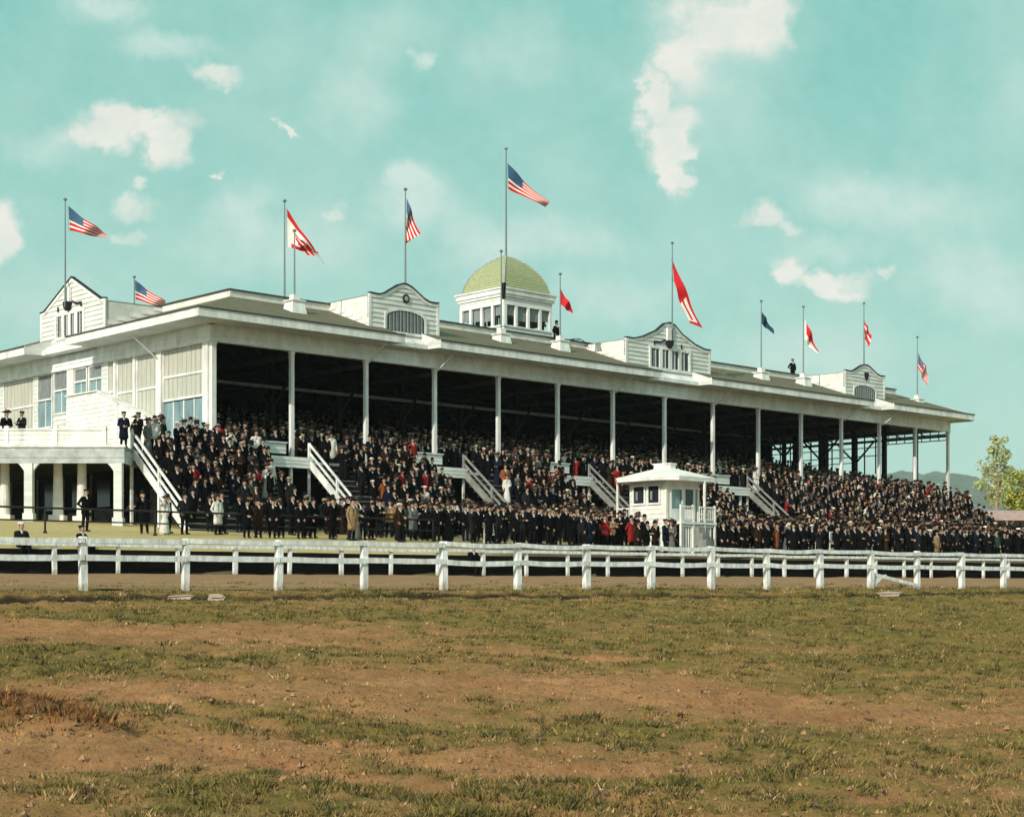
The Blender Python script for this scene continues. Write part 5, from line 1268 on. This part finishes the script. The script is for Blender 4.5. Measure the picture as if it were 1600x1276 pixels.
for a in [(('pocket', 'pocket'), 0, 0, .2, 'long', 1.0), (('down', 'down'), 0, 0, -.25, 'long', 1.05), (('crossed', 'crossed'), 0, 0, 0, 'short', 1.0), (('glass', 'glass'), 0, 0, 0, 'long', 1.0), (('pocket', 'down'), 0, 0, .5, 'short', 1.15),
          (('akimbo', 'pocket'), 0, 0, -.4, 'short', 1.0), (('fold', 'fold'), 0, 0, .1, 'long', 1.12), (('shade', 'pocket'), 0, 0, .1, 'short', 1.0), (('back', 'back'), 0, 0, -.6, 'long', 1.0), (('raised', 'down'), 0, 0, 0, 'short', 1.0),
          (('fold', 'fold'), 1, 0, .2, 'long', .95), (('down', 'fold'), 1, 0, -.3, 'long', .9), (('shade', 'fold'), 1, 0, 0, 'long', .95), (('lap', 'lap'), 0, 1, .1, 'short', 1.0), (('lap', 'lap'), 1, 1, -.2, 'long', .95), (('glass', 'glass'), 0, 1, 0, 'short', 1.0)]:
    VAR.append(a)
HI, LO, HEAD = [], [], []
for v in VAR:
    C, hd, tn = figure(v[0], bool(v[1]), bool(v[2]), v[3], v[4], v[5])
    me, _ = grow(C, .0095, 5200); HI.append(me)
    me2, mi2 = grow(C, .03, 520); LO.append(me2); HEAD.append((hd, tn))
HATS = {k: hat_mesh(k) for k in ('bowler', 'cap', 'boater', 'fedora', 'lady')}
for o in HATS.values(): col.objects.unlink(o)

def pick(w): 
    t = random.uniform(0, sum(x[1] for x in w)); a = 0
    for k, x in w:
        a += x
        if t <= a: return k
    return w[0][0]
def project(x, y, z): return 800+2499*x/y, 915-2499*z/y
SPOTS = []   # (x, y, z, region, variant, yaw)
FACE = math.atan2(.624, .7815)
def spot(x, y, z, region, seated=False, back=False, var=None, yaw=None, coat=None, hat=None):
    if var is None:
        wmn = random.random() < (.22 if region[0] != 'lawn' else .14)
        var = random.choice([14] if wmn else [13, 13, 15]) if seated else (random.choice([10, 11, 12]) if wmn else random.choices(range(10), [3, 3, 2, 1.5, 3, 1.5, 2, 1, 1.5, .35])[0])
    if yaw is None: yaw = FACE+random.gauss(0, .35)+(math.pi if back else 0)
    px_, py_ = project(x, y, z+1.5)
    if not (-25 < px_ < 1630): return
    wom = bool(VAR[var][1]); coat = coat or (pick(CW) if not wom else random.choice(['black', 'black', 'charcoal', 'navy', 'brown', 'black', 'black', 'charcoal', 'grey', 'black', 'white', 'navy'])); hat = hat or ('lady' if wom else pick([('bowler', 60), ('cap', 17), ('fedora', 10), ('boater', 6 if region[0] != 'gallery' else 34), ('white cap', 4 if region[0] != 'gallery' else 34)]))
    SPOTS.append(dict(x=x, y=y, z=z, region=region, var=var, yaw=yaw, coat=coat, hat=hat, px=px_, s=random.uniform(.9, 1.06)))
def wtone(): pass
def fill():
    # lawn front rows
    s = 15.3
    while s < 17.6:
        x, y = T2W(s, 28.2+random.uniform(0, 1.3)); spot(x, y, HL(x, y), ('lawn', 0), back=random.random() < .25); s += random.uniform(.42, .75)
    s = 19.0
    while s < 96:
        dens = .60 if s < 27 else .50
        x, y = T2W(s, 26.2+random.uniform(0, 1.9)); spot(x, y, HL(x, y), ('lawn', 0), back=random.random() < .12); s += dens*random.uniform(.75, 1.3)
    for q0, s0, d0 in ((22.7, 37.8, .48), (23.6, 44.2, .5), (25.0, 36, .6), (26.4, 31.5, .6), (29.6, 19, .75), (31.0, 19.5, .8), (32.3, 20, .75), (33.6, 21, .8), (35, 23, .9), (36.5, 24, .9), (38, 26, .9)):
        s = s0
        while s < 97:
            x, y = T2W(s, q0+random.uniform(-.5, .5)); u, v = W2G(x, y)
            ok = v < -1.6 and (q0 != 26.4 or not (54 < s < 58)) and not any(a0-.4 < u < a1+.4 and v > flight_end(u)-.5 for a0, a1 in FLIGHT) if u < 69.8 else v < 3
            kx, ky = x-7.75, y-80.5; ka, kb = kx*GU.x+ky*GU.y, kx*GV.x+ky*GV.y
            if -.5 < ka < 3.6 and -1.2 < kb < 3.8: ok = False
            if q0 == 22.7 and s > 44.6: break
            if q0 == 22.7 and 40.9 < s < 42.3: ok = False
            if .6 < ka < 2 and -2.3 < kb < 0: ok = False
            if s < 27 and q0 < 34 and random.random() < .45: ok = False
            if ok: spot(x, y, HL(x, y), ('lawn', 0), back=random.random() < .06)
            s += d0*random.uniform(.7, 1.4)
    # the flights
    for i, (a0, a1) in enumerate(FLIGHT):
        u = a0+.35
        ve = flight_end((a0+a1)/2)
        v = -1.5
        while v > ve-.3:
            u = a0+.4+random.uniform(0, .3)
            n = 0
            while u < a1-.3:
                vv = v+random.uniform(-.3, .3); du = (u-a0)
                skip = (i in (1, 2, 3) and du < (-v-1.0)*.42+.35) or (i == 0 and v < -4.4 and random.random() < .6)
                if not skip and random.random() < .93:
                    x, y = G2W(u, vv); z = ZF-(-1.3-vv)*.80+.02 if vv < -1.3 else ZF
                    if z > HL(x, y)-.1: spot(x, y, max(z-.12, HL(x, y)), ('stair', i), back=random.random() < .05)
                u += random.uniform(.42, .68)
            v -= .56
    # gallery front and tiers
    k = 0; v = .55
    while v < 24.5:
        u = .7
        while u < L-.8:
            pr = .92 if k < 8 else (.85 if k < 16 else .8)
            if random.random() < pr: x, y = G2W(u+random.uniform(-.1, .1), v+random.uniform(-.1, .1)); spot(x, y, ZF+.165*k+.02, ('gallery', int(u//5)), seated=random.random() < .62 and k > 0)
            u += .6
        k += 1; v += .9
    for u in np.arange(-4.6, 2, .55):   # on the top landing of the first stair
        if random.random() < .8: x, y = G2W(u, -.7+random.uniform(-.3, .3)); spot(x, y, ZF+.02, ('stair', 0))
fill()
# individually seen people, placed one by one
NAMED = []
def named(x, y, z, label, **k):
    n0 = len(SPOTS); spot(x, y, z, ('one', 0), **k)
    if len(SPOTS) > n0: d = SPOTS.pop(); d['label'] = label; d['s'] = k.get('s', 1.0) if False else 1.0; NAMED.append(d)
def lawn_at(s, q): x, y = T2W(s, q); return x, y, HL(x, y)
x, y, z = lawn_at(13.0, 29.6); named(x, y, z, 'man in dark suit standing alone with hands at waist left of the first stair', var=5, coat='black', hat='cap', yaw=FACE+.2)
named(-18.9, 77.4, HL(-18.9, 77.4), 'man in long black overcoat and bowler beside the right pier of the veranda', var=1, coat='black', hat='bowler', yaw=.9)
named(-18.25, 77.2, HL(-18.25, 77.2), 'man in dark coat with open collar facing him by the veranda pier', var=0, coat='charcoal', hat='bowler', yaw=-.6)
named(-24.2, 76.4, 6.56, 'person in dark coat and hat at the veranda parapet, leftmost of the pair', var=10, coat='black', hat='lady', yaw=.6)
named(-23.4, 76.3, 6.56, 'bareheaded looking man in dark jacket at the veranda parapet, right one of the pair', var=2, coat='charcoal', hat='cap', yaw=-.5)
named(-18.55, 76.4, 6.56, 'man in dark coat leaning at the top of the first stair, left one', var=6, coat='navy', hat='cap', yaw=.5)
named(-18.0, 76.8, 6.56, 'man with folded arms at the top of the first stair, right one', var=2, coat='black', hat='cap', yaw=-.3)
x, y, z = lawn_at(7.4, 22.3); named(x, y, z-.45, 'man in white cap sitting on the bank by the far fence at the left edge', var=13, coat='charcoal', hat='white cap', yaw=FACE)
x, y, z = lawn_at(9.7, 22.3); named(x, y, z-.5, 'man in dark cap sitting on the bank by the far fence beside a white post', var=13, coat='black', hat='cap', yaw=FACE+.4)
x, y = T2W(26.6, 20.9); named(x, y, .38, 'man in dark coat sitting against the far fence on the track side', var=13, coat='black', hat='bowler', yaw=FACE)
x, y = G2W(27.9, 3.0); named(x, y, 15.25, 'man in black standing on the roof beside the dome', var=4, coat='black', hat='bowler', yaw=.8)
x, y = G2W(54.7, 4.2); named(x, y, 15.55, 'slim man in dark coat standing on the roof left of the far dormer', var=5, coat='black', hat='cap', yaw=.4)
x, y = G2W(29.0, 5.5); named(x, y, 16.0, 'man looking out of the right corner window of the cupola', var=2, coat='black', hat='cap', yaw=.6)

SPOTS.sort(key=lambda d: d['y'])
NI = 284
near, rest = SPOTS[:NI], SPOTS[NI:]
POSE_W = {0: 'hands in pockets', 1: 'arms hanging', 2: 'arms folded', 3: 'field glasses', 4: 'one hand pocketed', 5: 'hand on hip', 6: 'hands clasped', 7: 'hand shading eyes', 8: 'hands behind back', 9: 'one arm raised'}
def region_text(d):
    k, i = d['region']; u, v = W2G(d['x'], d['y'])
    if k == 'lawn':
        for j, (a0, a1) in enumerate(FLIGHT):
            if u < a1: return ('on lawn before the %s stair' % ORD[j+1]) if u > a0 else ('on lawn left of the %s stair' % ORD[j+1])
        return 'on lawn past the last stair'
    if k == 'stair': return 'on the %s stair from left' % ORD[i+1]
    return 'in the %s roof bay from left' % ORD[i+1]
groups = {}
for d in near:
    wom = bool(VAR[d['var']][1]); d['key'] = ('woman' if wom else 'man', d['coat'], d['hat'], region_text(d)); groups.setdefault(d['key'], []).append(d)
for k, g in groups.items():
    g.sort(key=lambda d: d['px']); who, cl, ht, rg = k; hn = {'lady': 'wide hat', 'cap': 'flat cap', 'boater': 'straw boater'}.get(ht, ht); cl = 'russet' if cl == 'rust' else cl
    for i, d in enumerate(g):
        if len(g) == 1: d['label'] = '%s in %s coat and %s %s' % (who, cl, hn, rg)
        else: d['label'] = '%s in %s and %s, %s %s' % (who, cl, hn, (ORD[i+1] if i < 19 else str(i+1)+'th')+' such', rg)
proto = {}
def hat_col(h): return (*HATC[h], 1)
def make_person(d, group):
    v = d['var']
    if v not in proto:
        o = bpy.data.objects.new('person', HI[v])
        proto[v] = o
    o = proto[v].copy(); o.name = 'person'; col.objects.link(o)
    o.location = (d['x'], d['y'], d['z']); o.rotation_euler = (random.gauss(0, .025), random.gauss(0, .03), d['yaw']); o.scale = (d['s']*random.uniform(.94, 1.08), d['s']*random.uniform(.94, 1.08), d['s']); o.color = (*COATS[d['coat']], 1)
    tag(o, d['label'], 'person', group)
    hd, tn = HEAD[v]; hk = 'cap' if d['hat'] == 'white cap' else d['hat']; h = HATS[hk].copy(); h.name = 'hat'; col.objects.link(h); h.parent = o
    h.location = hd+Vector((0, .0, .088 if hk != 'lady' else .095)); h.rotation_euler = (-.06, 0, tn); h.color = hat_col(d['hat'])
for d in near: make_person(d, 'spectators crowding the lawn, stairs and stand')
for d in NAMED: make_person(d, None)

def build_crowd():
    SK = {'skin': (.40, .24, .16), 'trousers': (.009, .009, .010), 'shoe': (.012, .01, .009), 'shirt': (.38, .37, .33), 'hair': (.025, .017, .012), 'eye': (.02, .015, .01), 'lip': (.3, .13, .1)}
    V, F, Cc = [], [], []; off = 0; cache = {}
    for v, me in enumerate(LO):
        nv = len(me.vertices); co = np.empty(nv*3); me.vertices.foreach_get('co', co); me.calc_loop_triangles(); tr = np.empty(len(me.loop_triangles)*3, int); me.loop_triangles.foreach_get('vertices', tr)
        pi = np.empty(len(me.loop_triangles), int); me.loop_triangles.foreach_get('polygon_index', pi); mi = np.empty(len(me.polygons), int); me.polygons.foreach_get('material_index', mi)
        cache[v] = (co.reshape(-1, 3), tr.reshape(-1, 3), mi[pi])
    hc = {}
    for k, o in HATS.items():
        me = o.data; nv = len(me.vertices); co = np.empty(nv*3); me.vertices.foreach_get('co', co); me.calc_loop_triangles(); tr = np.empty(len(me.loop_triangles)*3, int); me.loop_triangles.foreach_get('vertices', tr); hc[k] = (co.reshape(-1, 3), tr.reshape(-1, 3))
    lut = np.array([SK.get(m, (0, 0, 0)) for m in MATS])
    for d in rest:
        co, tr, mi = cache[d['var']]; c, s = math.cos(d['yaw']), math.sin(d['yaw']); Rz = np.array([[c, s, 0], [-s, c, 0], [0, 0, 1]])*d['s']; P0 = np.array([d['x'], d['y'], d['z']])
        V.append(co @ Rz+P0); F.append(tr+off); off += len(co); cl = lut[mi].copy(); cl[mi == 1] = COATS[d['coat']]; cl[mi == 0] *= random.uniform(.7, 1.15); Cc.append(cl)
        hd, tn = HEAD[d['var']]; hk = 'cap' if d['hat'] == 'white cap' else d['hat']; co, tr = hc[hk]
        V.append((co+np.array(hd)+np.array([0, 0, .09])) @ Rz+P0); F.append(tr+off); off += len(co); Cc.append(np.tile(np.array(HATC[d['hat']])*random.uniform(.7, 1.4), (len(tr), 1)))
    V = np.concatenate(V); F = np.concatenate(F); Cc = np.concatenate(Cc)
    me = bpy.data.meshes.new('crowd'); me.vertices.add(len(V)); me.vertices.foreach_set('co', V.ravel()); me.loops.add(F.size); me.loops.foreach_set('vertex_index', F.ravel())
    me.polygons.add(len(F)); me.polygons.foreach_set('loop_start', np.arange(0, F.size, 3)); me.polygons.foreach_set('loop_total', np.full(len(F), 3)); me.polygons.foreach_set('use_smooth', np.ones(len(F), bool))
    at = me.attributes.new('tint', 'FLOAT_COLOR', 'FACE'); at.data.foreach_set('color', np.concatenate([Cc, np.ones((len(Cc), 1))], 1).ravel().astype(np.float32))
    me.materials.append(mat('crowd_cloth', (0, 0, 0), .85, .15, 4, attr='tint', spec=.05)); me.update()
    o = bpy.data.objects.new('crowd', me); col.objects.link(o); tag(o, 'dense mass of spectators in dark coats and hats filling the stand behind', 'crowd', kind='stuff')
    print('crowd', len(rest), 'faces', len(F))
build_crowd()
# ------------------------------------------------------------------ air
def build_haze(density):
    b = MB(); b.box(-9500, 9500, -9500, 9500, -6, 480); m = bpy.data.materials.new('haze'); m.use_nodes = True; nt = m.node_tree; nt.nodes.clear()
    o_ = nt.nodes.new('ShaderNodeOutputMaterial'); v = nt.nodes.new('ShaderNodeVolumePrincipled'); v.inputs['Color'].default_value = (.80, .93, .90, 1); v.inputs['Density'].default_value = density
    nt.links.new(v.outputs[0], o_.inputs['Volume']); m.volume_intersection_method = 'FAST' if hasattr(m, 'volume_intersection_method') else None
    o = b.build('haze', m); tag(o, 'thin pale air between the camera and the distant hills', 'haze', kind='stuff')
build_haze(.00009)
